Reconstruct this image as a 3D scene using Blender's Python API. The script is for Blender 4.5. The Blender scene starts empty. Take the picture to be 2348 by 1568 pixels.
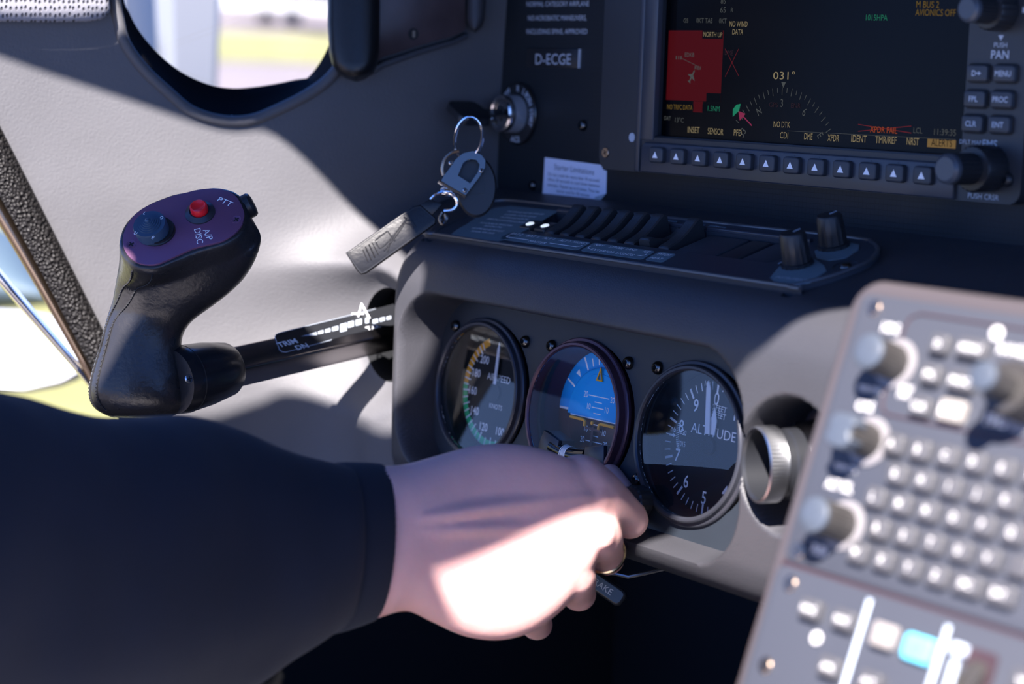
import bpy, bmesh, math, random
from mathutils import Vector, Matrix, noise
from mathutils.bvhtree import BVHTree
random.seed(7)
SC = bpy.context.scene
COL = SC.collection
V = Vector
pi = math.pi

# ------------------------------------------------------------------ camera
FPX = 4322.3                                   # focal length for a 2348 px wide frame
CR = V((0.6024, 0.7975, 0.0320)).normalized()  # camera right
CU = V((-0.1293, 0.0579, 0.9899))              # camera up
CU = (CU - CR * CU.dot(CR)).normalized()
CF = CU.cross(CR).normalized()                 # camera forward
CC = V((0.7629, -0.6284, 0.1757))
cam = bpy.data.cameras.new('camera')
cam_o = bpy.data.objects.new('camera', cam)
COL.objects.link(cam_o)
cam_o.matrix_world = Matrix(((CR.x, CU.x, -CF.x, CC.x), (CR.y, CU.y, -CF.y, CC.y), (CR.z, CU.z, -CF.z, CC.z), (0, 0, 0, 1)))
cam.sensor_fit = 'HORIZONTAL'
cam.sensor_width = 36
cam.lens = FPX / 2348 * 36
cam.clip_start = 0.02
cam.clip_end = 400
cam.dof.use_dof = True
cam.dof.focus_distance = 0.985
cam.dof.aperture_fstop = 6.0
SC.camera = cam_o
SC.view_settings.view_transform = 'Standard'
SC.view_settings.look = 'None'
SC.view_settings.gamma = 1
SC.view_settings.use_curve_mapping = False
SC.view_settings.exposure = 0.0

# ------------------------------------------------------------------ world and sun
world = bpy.data.worlds.new('sky')
SC.world = world
world.use_nodes = True
wn, wl = world.node_tree.nodes, world.node_tree.links
wn.clear()
w_out = wn.new('ShaderNodeOutputWorld')
w_bg = wn.new('ShaderNodeBackground')
w_tc = wn.new('ShaderNodeTexCoord')
w_sep = wn.new('ShaderNodeSeparateXYZ')
w_rmp = wn.new('ShaderNodeValToRGB')
wl.new(w_tc.outputs['Generated'], w_sep.inputs[0])
wl.new(w_sep.outputs['Z'], w_rmp.inputs[0])
e = w_rmp.color_ramp.elements
e[0].position = 0.0
e[0].color = (0.26, 0.44, 0.95, 1)
e[1].position = 0.35
e[1].color = (0.045, 0.17, 0.66, 1)
wl.new(w_rmp.outputs[0], w_bg.inputs[0])
w_bg.inputs[1].default_value = 2.4
wl.new(w_bg.outputs[0], w_out.inputs[0])
SUN = V((0.457, -0.57, 0.69)).normalized()
sun = bpy.data.lights.new('sun', 'SUN')
sun.energy = 26
sun.color = (1.0, 0.93, 0.90)
sun.angle = math.radians(0.6)
sun_o = bpy.data.objects.new('sun', sun)
COL.objects.link(sun_o)
sun_o.rotation_euler = SUN.to_track_quat('Z', 'Y').to_euler()
sun_o.location = SUN * 3


def ray(px, py):
    return (CR * ((px - 1174) / FPX) + CU * ((784 - py) / FPX) + CF)


def at(px, py, depth):
    """the point seen at a photo position, depth metres in front of the lens"""
    return CC + ray(px, py) * depth


class Frame:
    """a real plane of the cockpit: origin, right, up, outward normal; local units are mm"""
    def __init__(self, o, u, v):
        self.o, self.u = V(o), V(u).normalized()
        n = self.u.cross(V(v)).normalized()
        self.n = n
        self.v = n.cross(self.u)

    def mat(self):
        u, v, n, o = self.u, self.v, self.n, self.o
        return Matrix(((u.x, v.x, n.x, o.x), (u.y, v.y, n.y, o.y), (u.z, v.z, n.z, o.z), (0, 0, 0, 1)))

    def loc(self, px, py, h=0.0):
        d = ray(px, py)
        oo = self.o + self.n * (h * .001)
        t = (oo - CC).dot(self.n) / d.dot(self.n)
        q = CC + d * t - oo
        return (q.dot(self.u) * 1000, q.dot(self.v) * 1000)

    def w(self, x, y, z=0):
        return self.o + (self.u * x + self.v * y + self.n * z) * .001

    def at(self, x, y, z=0):
        f = Frame(self.w(x, y, z), self.u, self.v)
        return f


# ------------------------------------------------------------------ materials
def mat(name, col, rough=.5, metal=0.0, bump=0.0, bscale=400, var=0.0, vscale=30, spec=.5, coat=0.0, emit=None, estr=1.0,
        trans=0.0, ior=1.45, sss=0.0, sheen=0.0, detail=3.0, btype='noise', rvar=0.0, croughness=.1, bdist=.0004):
    m = bpy.data.materials.new(name)
    m.use_nodes = True
    N, L = m.node_tree.nodes, m.node_tree.links
    b = N['Principled BSDF']
    b.inputs['Base Color'].default_value = (*col, 1)
    b.inputs['Roughness'].default_value = rough
    b.inputs['Metallic'].default_value = metal
    b.inputs['Specular IOR Level'].default_value = spec
    b.inputs['IOR'].default_value = ior
    b.inputs['Coat Weight'].default_value = coat
    b.inputs['Coat Roughness'].default_value = croughness
    b.inputs['Transmission Weight'].default_value = trans
    b.inputs['Sheen Weight'].default_value = sheen
    if sss:
        b.inputs['Subsurface Weight'].default_value = sss
        b.inputs['Subsurface Radius'].default_value = (1, .35, .2)
        b.inputs['Subsurface Scale'].default_value = .004
    if emit:
        b.inputs['Emission Color'].default_value = (*emit, 1)
        b.inputs['Emission Strength'].default_value = estr
    tc = None
    if bump or var or rvar:
        tc = N.new('ShaderNodeTexCoord')
    if var:
        n = N.new('ShaderNodeTexNoise')
        n.inputs['Scale'].default_value = vscale
        n.inputs['Detail'].default_value = 6
        L.new(tc.outputs['Object'], n.inputs['Vector'])
        r = N.new('ShaderNodeMapRange')
        r.inputs[1].default_value = .3
        r.inputs[2].default_value = .7
        r.inputs[3].default_value = 1 - var
        r.inputs[4].default_value = 1 + var
        L.new(n.outputs[0], r.inputs[0])
        mx = N.new('ShaderNodeVectorMath')
        mx.operation = 'SCALE'
        mx.inputs[0].default_value = col
        L.new(r.outputs[0], mx.inputs['Scale'])
        L.new(mx.outputs[0], b.inputs['Base Color'])
    if rvar:
        n = N.new('ShaderNodeTexNoise')
        n.inputs['Scale'].default_value = vscale * 1.7
        L.new(tc.outputs['Object'], n.inputs['Vector'])
        r = N.new('ShaderNodeMapRange')
        r.inputs[3].default_value = max(0, rough - rvar)
        r.inputs[4].default_value = min(1, rough + rvar)
        L.new(n.outputs[0], r.inputs[0])
        L.new(r.outputs[0], b.inputs['Roughness'])
    if bump:
        if btype == 'noise':
            n = N.new('ShaderNodeTexNoise')
            n.inputs['Scale'].default_value = bscale
            n.inputs['Detail'].default_value = detail
            o = n.outputs[0]
        elif btype == 'voronoi':
            n = N.new('ShaderNodeTexVoronoi')
            n.inputs['Scale'].default_value = bscale
            o = n.outputs[0]
        L.new(tc.outputs['Object'], n.inputs['Vector'])
        bp = N.new('ShaderNodeBump')
        bp.inputs['Strength'].default_value = bump
        bp.inputs['Distance'].default_value = bdist
        L.new(o, bp.inputs['Height'])
        L.new(bp.outputs[0], b.inputs['Normal'])
    return m


def grid_mat(name, col, rough, step, line=.12, dark=.62, bump=.5):
    """moulded plastic with a fine square grid pressed into it (step in metres)"""
    m = mat(name, col, rough)
    N, L = m.node_tree.nodes, m.node_tree.links
    b = N['Principled BSDF']
    tc = N.new('ShaderNodeTexCoord')
    sp = N.new('ShaderNodeSeparateXYZ')
    L.new(tc.outputs['Object'], sp.inputs[0])
    outs = []
    for ax in ('X', 'Y'):
        d = N.new('ShaderNodeMath'); d.operation = 'MULTIPLY'; d.inputs[1].default_value = 1 / step
        f = N.new('ShaderNodeMath'); f.operation = 'FRACT'
        c = N.new('ShaderNodeMath'); c.operation = 'LESS_THAN'; c.inputs[1].default_value = line
        L.new(sp.outputs[ax], d.inputs[0]); L.new(d.outputs[0], f.inputs[0]); L.new(f.outputs[0], c.inputs[0])
        outs.append(c.outputs[0])
    mx = N.new('ShaderNodeMath'); mx.operation = 'MAXIMUM'
    L.new(outs[0], mx.inputs[0]); L.new(outs[1], mx.inputs[1])
    mc = N.new('ShaderNodeMix'); mc.data_type = 'RGBA'
    mc.inputs[6].default_value = (*col, 1)
    mc.inputs[7].default_value = (*[x * dark for x in col], 1)
    L.new(mx.outputs[0], mc.inputs[0]); L.new(mc.outputs[2], b.inputs['Base Color'])
    bp = N.new('ShaderNodeBump'); bp.invert = True
    bp.inputs['Strength'].default_value = bump; bp.inputs['Distance'].default_value = .0003
    L.new(mx.outputs[0], bp.inputs['Height']); L.new(bp.outputs[0], b.inputs['Normal'])
    return m


M = {}
M['liner'] = mat('grey leather liner', (.086, .085, .091), .6, bump=.55, bscale=650, var=.05, vscale=25, detail=4, rvar=.08)
M['dash'] = mat('dark grey dash skin', (.037, .037, .043), .5, bump=.5, bscale=1300, var=.04, vscale=30, detail=3, rvar=.06)
M['panel'] = grid_mat('gridded panel plastic', (.011, .0155, .021), .5, .0028)
M['bezel'] = mat('display bezel', (.021, .024, .030), .42, bump=.12, bscale=2500)
M['bezel_hi'] = mat('display bezel ridge', (.036, .042, .057), .32)
M['plate'] = mat('instrument plate', (.015, .020, .028), .5, bump=.15, bscale=2200, var=.05, vscale=60)
M['knobbase'] = mat('pale knob base', (.17, .16, .165), .35)
M['black'] = mat('black plastic', (.014, .015, .018), .38)
M['black_m'] = mat('matte black', (.010, .011, .013), .7)
M['ring'] = mat('black anodised ring', (.035, .037, .048), .33, metal=.3)
M['ring_p'] = mat('purple tinted anodised ring', (.095, .05, .07), .35, metal=.5)
M['dial'] = mat('dial face', (.008, .010, .013), .6)
M['print'] = mat('white print', (.93, .94, .96), .6)
M['print_d'] = mat('dull grey print', (.40, .45, .52), .6)  # greyer, bluer version of the white print
M['label'] = mat('grey green label', (.12, .175, .205), .55)
M['paper'] = mat('white paper', (.72, .74, .88), .75)
M['ink'] = mat('grey ink', (.09, .10, .14), .8)
M['steel'] = mat('brushed steel', (.55, .56, .58), .3, metal=1, bump=.08, bscale=1500)
M['dsteel'] = mat('dark steel', (.13, .125, .12), .2, metal=1)
M['chrome'] = mat('chrome', (.75, .74, .74), .12, metal=1)
M['bronze'] = mat('bronze tinted steel', (.40, .30, .22), .3, metal=1)
M['leather'] = mat('black leather', (.019, .0185, .020), .29, bump=.6, bscale=420, detail=5, rvar=.08, vscale=60)
M['thread'] = mat('black thread', (.01, .01, .012), .8)
M['gripplate'] = mat('purple anodised plate', (.19, .085, .16), .36, metal=.35, bump=.05, bscale=3000)
M['hat'] = mat('blue grey plastic', (.03, .065, .115), .42)
M['red'] = mat('red button', (.75, .012, .02), .28, coat=.3)
M['alu'] = mat('aluminium tube', (.36, .33, .33), .22, metal=1, bump=.05, bscale=800)
M['needle'] = mat('white needle', (.82, .84, .88), .45)
M['orange'] = mat('amber paint', (.95, .42, .02), .5)
M['green'] = mat('green paint', (.02, .60, .22), .5)
M['sky_b'] = mat('horizon blue paint', (.01, .36, .85), .55)
M['sky_b2'] = mat('horizon blue paint light', (.015, .42, .90), .55)
M['brown'] = mat('horizon brown paint', (.085, .028, .018), .5)
M['brown_l'] = mat('faded brown paint', (.10, .045, .04), .6)
M['skin'] = mat('skin', (.74, .43, .39), .46, bump=.3, bscale=420, var=.07, vscale=45, sss=.35, detail=5, spec=.4)
M['nail'] = mat('finger nail', (.74, .46, .42), .25, sss=.2)
M['gold'] = mat('gold', (.85, .60, .32), .2, metal=1)
M['navy'] = mat('navy knit', (.007, .010, .020), .95, bump=.5, bscale=1100, sheen=.05, var=.15, vscale=18)
M['mesh'] = mat('perforated grey fabric', (.21, .21, .235), .8)
def _perforate(m):
    N, L = m.node_tree.nodes, m.node_tree.links
    b = N['Principled BSDF']
    tc = N.new('ShaderNodeTexCoord'); mp = N.new('ShaderNodeMapping'); mp.inputs['Scale'].default_value = (1.5, 1, 1)
    v = N.new('ShaderNodeTexVoronoi'); v.inputs['Scale'].default_value = 250; v.inputs['Randomness'].default_value = .35; v.voronoi_dimensions = '2D'
    rm = N.new('ShaderNodeMapRange'); rm.inputs[1].default_value = .12; rm.inputs[2].default_value = .34
    mx = N.new('ShaderNodeMix'); mx.data_type = 'RGBA'
    mx.inputs[6].default_value = (.05, .05, .058, 1); mx.inputs[7].default_value = (.21, .21, .235, 1)
    bp = N.new('ShaderNodeBump'); bp.inputs['Distance'].default_value = .0008; bp.inputs['Strength'].default_value = .9
    L.new(tc.outputs['Object'], mp.inputs[0]); L.new(mp.outputs[0], v.inputs['Vector']); L.new(v.outputs['Distance'], rm.inputs[0])
    L.new(rm.outputs[0], mx.inputs[0]); L.new(mx.outputs[2], b.inputs['Base Color']); L.new(rm.outputs[0], bp.inputs['Height']); L.new(bp.outputs[0], b.inputs['Normal'])
_perforate(M['mesh'])
M['rim'] = mat('black window gasket', (.004, .004, .005), .8, spec=.04)
M['brownp'] = mat('brown black leather panel', (.055, .038, .040), .36, bump=.5, bscale=150, var=.25, vscale=40)
M['crinkle'] = mat('crinkle black coating', (.010, .009, .009), .5, spec=.25, bump=1.0, bscale=520, btype='voronoi', bdist=.0016)
M['ped'] = mat('grey console face', (.036, .039, .050), .5, bump=.1, bscale=1800)
M['pedrim'] = mat('grey brown console housing', (.052, .044, .047), .5, bump=.2, bscale=900)
M['key'] = mat('grey rubber key', (.058, .057, .062), .42)
M['keyb'] = mat('black rubber key', (.035, .04, .05), .45)
M['groove'] = mat('dark groove', (.03, .015, .02), .6)
M['knobg'] = mat('worn grey knob', (.036, .033, .031), .35, bump=.1, bscale=900)
M['knobcap'] = mat('blue grey knob cap', (.05, .060, .078), .35)
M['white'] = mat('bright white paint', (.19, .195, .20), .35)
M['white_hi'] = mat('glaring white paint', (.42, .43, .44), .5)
M['white_g'] = mat('pale grey paint', (.62, .64, .66), .4)
M['screen'] = mat('display glass', (.0008, .001, .002), .25, spec=.12)
M['foot'] = mat('black footwell carpet', (.0025, .0025, .0035), .95)
M['glow'] = mat('lit white lens', (.8, .8, .8), .4, emit=(.8, .9, 1), estr=.9)
M['cyan'] = mat('lit cyan key', (.1, .4, .5), .4, emit=(.08, .55, .85), estr=1.3)
M['lit'] = mat('glow boosted print', (.55, .53, .52), .5, emit=(1, .93, .85), estr=.1)  # pale print given emission to look blown out by sun


def scr(name, c, k=1.0):
    return mat(name, (.002, .002, .002), .5, emit=c, estr=k, spec=.1)


M['s_cream'] = scr('screen cream', (.20, .16, .09))
M['s_grey'] = scr('screen grey', (.055, .06, .06))
M['s_amber'] = scr('screen amber', (.12, .075, .012))
M['s_green'] = scr('screen green', (.01, .12, .07))
M['s_red'] = scr('screen red', (.055, .001, .0015))
M['s_red2'] = scr('screen dark red', (.12, .01, .015))
M['s_orange'] = scr('screen orange', (.25, .045, .01))
M['s_box'] = scr('screen amber box', (.16, .10, .035))
M['s_pink'] = scr('screen magenta', (.20, .02, .06))
M['s_black'] = scr('screen black', (.0, .0, .0))
M['s_dim'] = scr('screen dim magenta', (.018, .008, .012))

# clear glass for the gauges and the window
def glass(name, rough=.0, tint=(1, 1, 1), refl=1.0):
    m = bpy.data.materials.new(name)
    m.use_nodes = True
    N, L = m.node_tree.nodes, m.node_tree.links
    N.clear()
    o = N.new('ShaderNodeOutputMaterial')
    t = N.new('ShaderNodeBsdfTransparent'); t.inputs[0].default_value = (*tint, 1)
    g = N.new('ShaderNodeBsdfGlossy'); g.inputs['Roughness'].default_value = rough
    fr = N.new('ShaderNodeFresnel'); fr.inputs[0].default_value = 1.5
    ml = N.new('ShaderNodeMath'); ml.operation = 'MULTIPLY'; ml.inputs[1].default_value = refl
    mx = N.new('ShaderNodeMixShader')
    L.new(fr.outputs[0], ml.inputs[0]); L.new(ml.outputs[0], mx.inputs[0])
    L.new(t.outputs[0], mx.inputs[1]); L.new(g.outputs[0], mx.inputs[2]); L.new(mx.outputs[0], o.inputs[0])
    return m


M['glass'] = glass('gauge glass', .01, (1, 1, 1), 1.2)
M['glass_c'] = glass('coated gauge glass', .01, (1, 1, 1), .35)
M['pane'] = glass('window pane', .0, (.98, .99, 1), .25)

# ------------------------------------------------------------------ mesh kit (local mm unless noted)
class MB:
    def __init__(self):
        self.v, self.f, self.mi = [], [], []

    def add(self, vf, xf=None, mi=0):
        vs, fs = vf
        k = len(self.v)
        if xf is not None:
            vs = [xf @ V(p) for p in vs]
        self.v += [tuple(p) for p in vs]
        self.f += [tuple(i + k for i in f) for f in fs]
        self.mi += [mi] * len(fs)
        return self

    def build(self, name, mats, parent=None, scale=.001, smooth=35, label=None):
        me = bpy.data.meshes.new(name)
        me.from_pydata([(p[0] * scale, p[1] * scale, p[2] * scale) for p in self.v], [], self.f)
        if not isinstance(mats, (list, tuple)):
            mats = [mats]
        for m in mats:
            me.materials.append(M[m] if isinstance(m, str) else m)
        if len(mats) > 1:
            me.polygons.foreach_set('material_index', self.mi)
        me.update()
        if smooth:
            me.shade_smooth()
            me.set_sharp_from_angle(angle=math.radians(smooth))
        o = bpy.data.objects.new(name, me)
        COL.objects.link(o)
        if parent:
            o.parent = parent
        if label:
            o['label'] = label
        return o


def T(x, y, z=0):
    return Matrix.Translation((x, y, z))


def RZ(a):
    return Matrix.Rotation(a, 4, 'Z')


def rr(w, h, r, n=5):
    """rounded rectangle outline centred on 0"""
    r = min(r, w / 2 - 1e-4, h / 2 - 1e-4)
    out = []
    for cx, cy, a0 in ((w/2 - r, h/2 - r, 0), (-w/2 + r, h/2 - r, pi/2), (-w/2 + r, -h/2 + r, pi), (w/2 - r, -h/2 + r, 1.5*pi)):
        for i in range(n + 1):
            a = a0 + pi/2 * i / n
            out.append((cx + r*math.cos(a), cy + r*math.sin(a)))
    return out


def circ(r, n=40, x=0, y=0):
    return [(x + r*math.cos(2*pi*i/n), y + r*math.sin(2*pi*i/n)) for i in range(n)]


def area(o):
    return sum(o[i][0]*o[(i+1) % len(o)][1] - o[(i+1) % len(o)][0]*o[i][1] for i in range(len(o))) / 2


def offset(o, d):
    """shrink an outline by d along its vertex normals"""
    n = len(o)
    s = 1 if area(o) > 0 else -1
    out = []
    for i in range(n):
        a, b, c = V((*o[i-1], 0)), V((*o[i], 0)), V((*o[(i+1) % n], 0))
        e1, e2 = (b - a), (c - b)
        if e1.length < 1e-9: e1 = e2
        if e2.length < 1e-9: e2 = e1
        t = (e1.normalized() + e2.normalized())
        if t.length < 1e-6: t = e1
        t.normalize()
        out.append((b.x - s*t.y*d, b.y + s*t.x*d))
    return out


def prism(o, z0, z1, ch=0.0, seg=2, bottom=False):
    """outline extruded from z0 to z1 with a rounded upper edge of size ch"""
    if area(o) < 0:
        o = o[::-1]
    n = len(o)
    rings = [[(x, y, z0) for x, y in o]]
    if ch > 0:
        for k in range(seg + 1):
            a = pi/2 * k / seg
            oo = offset(o, ch * (1 - math.cos(a)))
            rings.append([(x, y, z1 - ch + ch*math.sin(a)) for x, y in oo])
    else:
        rings.append([(x, y, z1) for x, y in o])
    vs = [p for r in rings for p in r]
    fs = []
    for k in range(len(rings) - 1):
        for i in range(n):
            j = (i + 1) % n
            fs.append((k*n + i, k*n + j, (k+1)*n + j, (k+1)*n + i))
    fs.append(tuple((len(rings)-1)*n + i for i in range(n)))
    if bottom:
        fs.append(tuple(reversed(range(n))))
    return vs, fs


def flat(o, z):
    if area(o) < 0:
        o = o[::-1]
    return [(x, y, z) for x, y in o], [tuple(range(len(o)))]


def holed(outer, holes, z0, z1, ch=0.0):
    """plate with real openings, walls down to z0"""
    bm = bmesh.new()
    edges = []
    loops = [outer if area(outer) > 0 else outer[::-1]] + [h if area(h) < 0 else h[::-1] for h in holes]
    top = []
    for lp in loops:
        vs = [bm.verts.new((x, y, z1)) for x, y in lp]
        top.append(vs)
        for i in range(len(vs)):
            edges.append(bm.edges.new((vs[i], vs[(i+1) % len(vs)])))
    bmesh.ops.triangle_fill(bm, use_beauty=True, use_dissolve=False, edges=edges, normal=(0, 0, 1))
    for vs in top:
        lo = [bm.verts.new((v.co.x, v.co.y, z0)) for v in vs]
        for i in range(len(vs)):
            j = (i+1) % len(vs)
            bm.faces.new((lo[i], lo[j], vs[j], vs[i]))
    bm.verts.index_update()
    out = ([tuple(v.co) for v in bm.verts], [tuple(v.index for v in f.verts) for f in bm.faces])
    bm.free()
    return out


def lathe(prof, seg=40, cap0=False, cap1=True, knurl=0.0, kn=0, twist=0):
    """profile [(r,z)...] turned round z"""
    if kn:
        seg = kn * 2
    vs, fs = [], []
    for q, p in enumerate(prof):
        r, z = p[0], p[1]
        kk = p[2] if len(p) > 2 else 1
        for i in range(seg):
            a = 2*pi*i/seg
            rad = r - (knurl*kk if (kn and i % 2) else 0)
            vs.append((rad*math.cos(a), rad*math.sin(a), z))
    for k in range(len(prof) - 1):
        for i in range(seg):
            j = (i+1) % seg
            fs.append((k*seg+i, k*seg+j, (k+1)*seg+j, (k+1)*seg+i))
    if cap1: fs.append(tuple((len(prof)-1)*seg+i for i in range(seg)))
    if cap0: fs.append(tuple(reversed(range(seg))))
    return vs, fs


def tube(path, rad, seg=10, closed=False, flat_=1.0, caps=True):
    path = [V(p) for p in path]
    n = len(path)
    vs, fs = [], []
    up = None
    for i, p in enumerate(path):
        if closed:
            t = (path[(i+1) % n] - path[i-1]).normalized()
        else:
            t = (path[min(i+1, n-1)] - path[max(i-1, 0)]).normalized()
        if up is None:
            up = V((0, 0, 1)) if abs(t.z) < .9 else V((1, 0, 0))
        a = t.cross(up)
        if a.length < 1e-6: a = t.cross(V((0, 1, 0)))
        a.normalize()
        b = a.cross(t).normalized()
        up = b
        r = rad[i] if isinstance(rad, (list, tuple)) else rad
        for k in range(seg):
            ang = 2*pi*k/seg
            vs.append(tuple(p + a*math.cos(ang)*r + b*math.sin(ang)*r*flat_))
    m = n if closed else n-1
    for i in range(m):
        for k in range(seg):
            j = (k+1) % seg
            i2 = (i+1) % n
            fs.append((i*seg+k, i*seg+j, i2*seg+j, i2*seg+k))
    if not closed and caps:
        fs.append(tuple(reversed(range(seg))))
        fs.append(tuple((n-1)*seg+k for k in range(seg)))
    return vs, fs


def loft(rings, cap=True):
    n = len(rings[0])
    vs = [tuple(p) for r in rings for p in r]
    fs = []
    for k in range(len(rings)-1):
        for i in range(n):
            j = (i+1) % n
            fs.append((k*n+i, k*n+j, (k+1)*n+j, (k+1)*n+i))
    if cap:
        fs.append(tuple(reversed(range(n))))
        fs.append(tuple((len(rings)-1)*n+i for i in range(n)))
    return vs, fs


def strip(pts, w, z):
    """flat ribbon of width w following 2D points"""
    vs, fs = [], []
    n = len(pts)
    for i, p in enumerate(pts):
        a = V((*pts[max(i-1, 0)], 0)); b = V((*pts[min(i+1, n-1)], 0))
        t = (b-a).normalized()
        vs += [(p[0]-t.y*w/2, p[1]+t.x*w/2, z), (p[0]+t.y*w/2, p[1]-t.x*w/2, z)]
    for i in range(n-1):
        fs.append((2*i+1, 2*i+3, 2*i+2, 2*i))
    return vs, fs


def catmull(P, n=12):
    P = [V(p) for p in P]
    out = []
    for i in range(len(P)-1):
        p0 = P[max(i-1, 0)]; p1 = P[i]; p2 = P[i+1]; p3 = P[min(i+2, len(P)-1)]
        for k in range(n):
            t = k/n
            out.append(.5*((2*p1) + (p2-p0)*t + (2*p0-5*p1+4*p2-p3)*t*t + (3*p1-p0-3*p2+p3)*t**3))
    out.append(P[-1])
    return out


_tc = {}


def text_vf(s, bold=0.0, shear=0.0):
    """lettering as a flat mesh, cap height 1, starting at x=0; returns verts, faces, width"""
    k = (s, bold, shear)
    if k not in _tc:
        cu = bpy.data.curves.new('lettering', 'FONT')
        cu.body = s
        cu.size = 1
        cu.resolution_u = 3
        cu.offset = bold
        cu.shear = shear
        cu.extrude = 0.0
        cu.fill_mode = 'FRONT'
        ob = bpy.data.objects.new('lettering', cu)
        me = bpy.data.meshes.new_from_object(ob)
        vs = [tuple(v.co) for v in me.vertices]
        fs = [tuple(p.vertices) for p in me.polygons]
        bpy.data.objects.remove(ob); bpy.data.curves.remove(cu); bpy.data.meshes.remove(me)
        x0 = min(v[0] for v in vs); x1 = max(v[0] for v in vs)
        H = .69
        vs = [((v[0]-x0)/H, v[1]/H, 0) for v in vs]
        _tc[k] = (vs, fs, (x1-x0)/H)
    return _tc[k]


def text(mb, s, x0, y0, x1, y1, h, z=.1, mi=0, bold=0.012, shear=0.0):
    """lettering from baseline start to baseline end (mm), cap height h"""
    vs, fs, w = text_vf(s, bold, shear)
    L = math.hypot(x1-x0, y1-y0)
    a = math.atan2(y1-y0, x1-x0)
    X = T(x0, y0, z) @ RZ(a) @ Matrix.Diagonal((L/w, h, 1, 1))
    mb.add((vs, fs), X, mi)


def tfit(mb, fr, s, p0, p1, h, z=.1, mi=0, bold=.012, hz=0):
    """same, with the ends of the baseline given where the photograph shows them on plane fr"""
    a = fr.loc(p0[0], p0[1], hz); b = fr.loc(p1[0], p1[1], hz)
    text(mb, s, a[0], a[1], b[0], b[1], h, z + hz, mi, bold)


def ctext(mb, s, x, y, h, z=.1, mi=0, ang=0.0, bold=.012, sx=1.0):
    vs, fs, w = text_vf(s, bold)
    X = T(x, y, z) @ RZ(ang) @ Matrix.Diagonal((h*sx, h, 1, 1)) @ T(-w/2, -.5, 0)
    mb.add((vs, fs), X, mi)


def thing(name, label, cat, fr=None, group=None):
    o = bpy.data.objects.new(name, None)
    COL.objects.link(o)
    o.empty_display_size = .01
    if fr is not None:
        o.matrix_world = fr.mat()
    o['label'] = label
    o['category'] = cat
    if group: o['group'] = group
    return o


def tag(o, label, cat, group=None):
    o['label'] = label; o['category'] = cat
    if group: o['group'] = group
    return o


def struct(o):
    o['kind'] = 'structure'
    return o


def screw(parent, x, y, r, z=0, m='dsteel', name='screw', socket=True):
    b = MB()
    X = T(x, y, z)
    n = 24
    if socket:   # domed head with a hex socket
        b.add(lathe([(r, 0), (r, .18*r), (.93*r, .45*r), (.72*r, .72*r), (.42*r, .82*r)], n, cap1=False), X)
        b.add(lathe([(.42*r, .82*r), (.38*r, .3*r)], 6, cap1=True), X, 1)
    else:        # flat cross head
        b.add(lathe([(r, 0), (r, .12*r), (.9*r, .22*r)], n, cap1=True), X)
        for a in (.5, .5+pi/2):
            b.add(prism([(-.6*r, -.12*r), (.6*r, -.12*r), (.6*r, .12*r), (-.6*r, .12*r)], .22*r, .24*r+.01), X @ RZ(a), 1)
    return b.build(name, [m, 'black_m'], parent)


def smooth01(t):
    t = max(0., min(1., t))
    return t*t*(3-2*t)


def inside(poly, x, y):
    c = False
    n = len(poly)
    j = n-1
    for i in range(n):
        xi, yi = poly[i]; xj, yj = poly[j]
        if (yi > y) != (yj > y) and x < (xj-xi)*(y-yi)/(yj-yi)+xi:
            c = not c
        j = i
    return c


# the planes everything is mounted on
FB = Frame((0, .0836, .15), (1, 0, 0), (0, 0, 1))              # front of the display bezel
FU = Frame((0, .0930, .15), (1, 0, 0), (0, 0, 1))              # upper panel
LT = .1125
FL = Frame((0, 0, 0), (1, 0, 0), (0, math.sin(LT), math.cos(LT)))   # lower gauge plate
FS = Frame((0, 0, .0845), (1, 0, 0), (0, .957, .289))          # switch strip on the shelf
PT = .3466
FP = Frame(at(2190, 1050, .65), (1, 0, 0), (0, math.sin(PT), math.cos(PT)))   # console face


# ================================================================== STRUCTURE
def crv(P, s):
    """point of a catmull curve at 0..1"""
    n = len(P)-1
    s = max(0., min(.99999, s))*n
    i = int(s); t = s-i
    p0 = P[max(i-1, 0)]; p1 = P[i]; p2 = P[i+1]; p3 = P[min(i+2, n)]
    return [.5*((2*b)+(c-a)*t+(2*a-5*b+4*c-d)*t*t+(3*b-a-3*c+d)*t**3) for a, b, c, d in zip(p0, p1, p2, p3)]


WLO = [(-.1475, .012), (-.150, -.012), (-.168, -.0215), (-.190, -.0245), (-.214, -.036), (-.238, -.064), (-.262, -.115), (-.285, -.19), (-.305, -.29), (-.31, -.42)]
WUP = [(-.199, .115), (-.2045, .0930), (-.207, .073), (-.209, .045), (-.216, .010), (-.230, -.040), (-.256, -.105), (-.285, -.19), (-.305, -.29), (-.31, -.42)]
HX, HZ, HR = -.1755, .0210, .0285      # opening for the control column


def wall_pt(s, z):
    lo = crv(WLO, s); up = crv(WUP, s)
    b = smooth01((z-.055)/.055)
    x = lo[0]*(1-b)+up[0]*b
    y = lo[1]*(1-b)+up[1]*b
    x += .012*smooth01((z-.12)/.25)          # leans in towards the roof
    if z < -.03: x += .05*((-.03-z)/.2)**1.5
    r = math.hypot(x-HX, z-HZ)
    if r < .085:
        ty = -.006 - (max(0, r-HR)/.024)**1.4*.030
        k = .012
        h = max(0., min(1., .5+.5*(ty-y)/k))
        y = y*(1-h)+ty*h + k*h*(1-h)
    return (x, y, z)


def in_poly_px(poly, p):
    q = V(p)-CC
    d = q.dot(CF)
    return inside(poly, 1174+FPX*q.dot(CR)/d, 784-FPX*q.dot(CU)/d)


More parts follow.
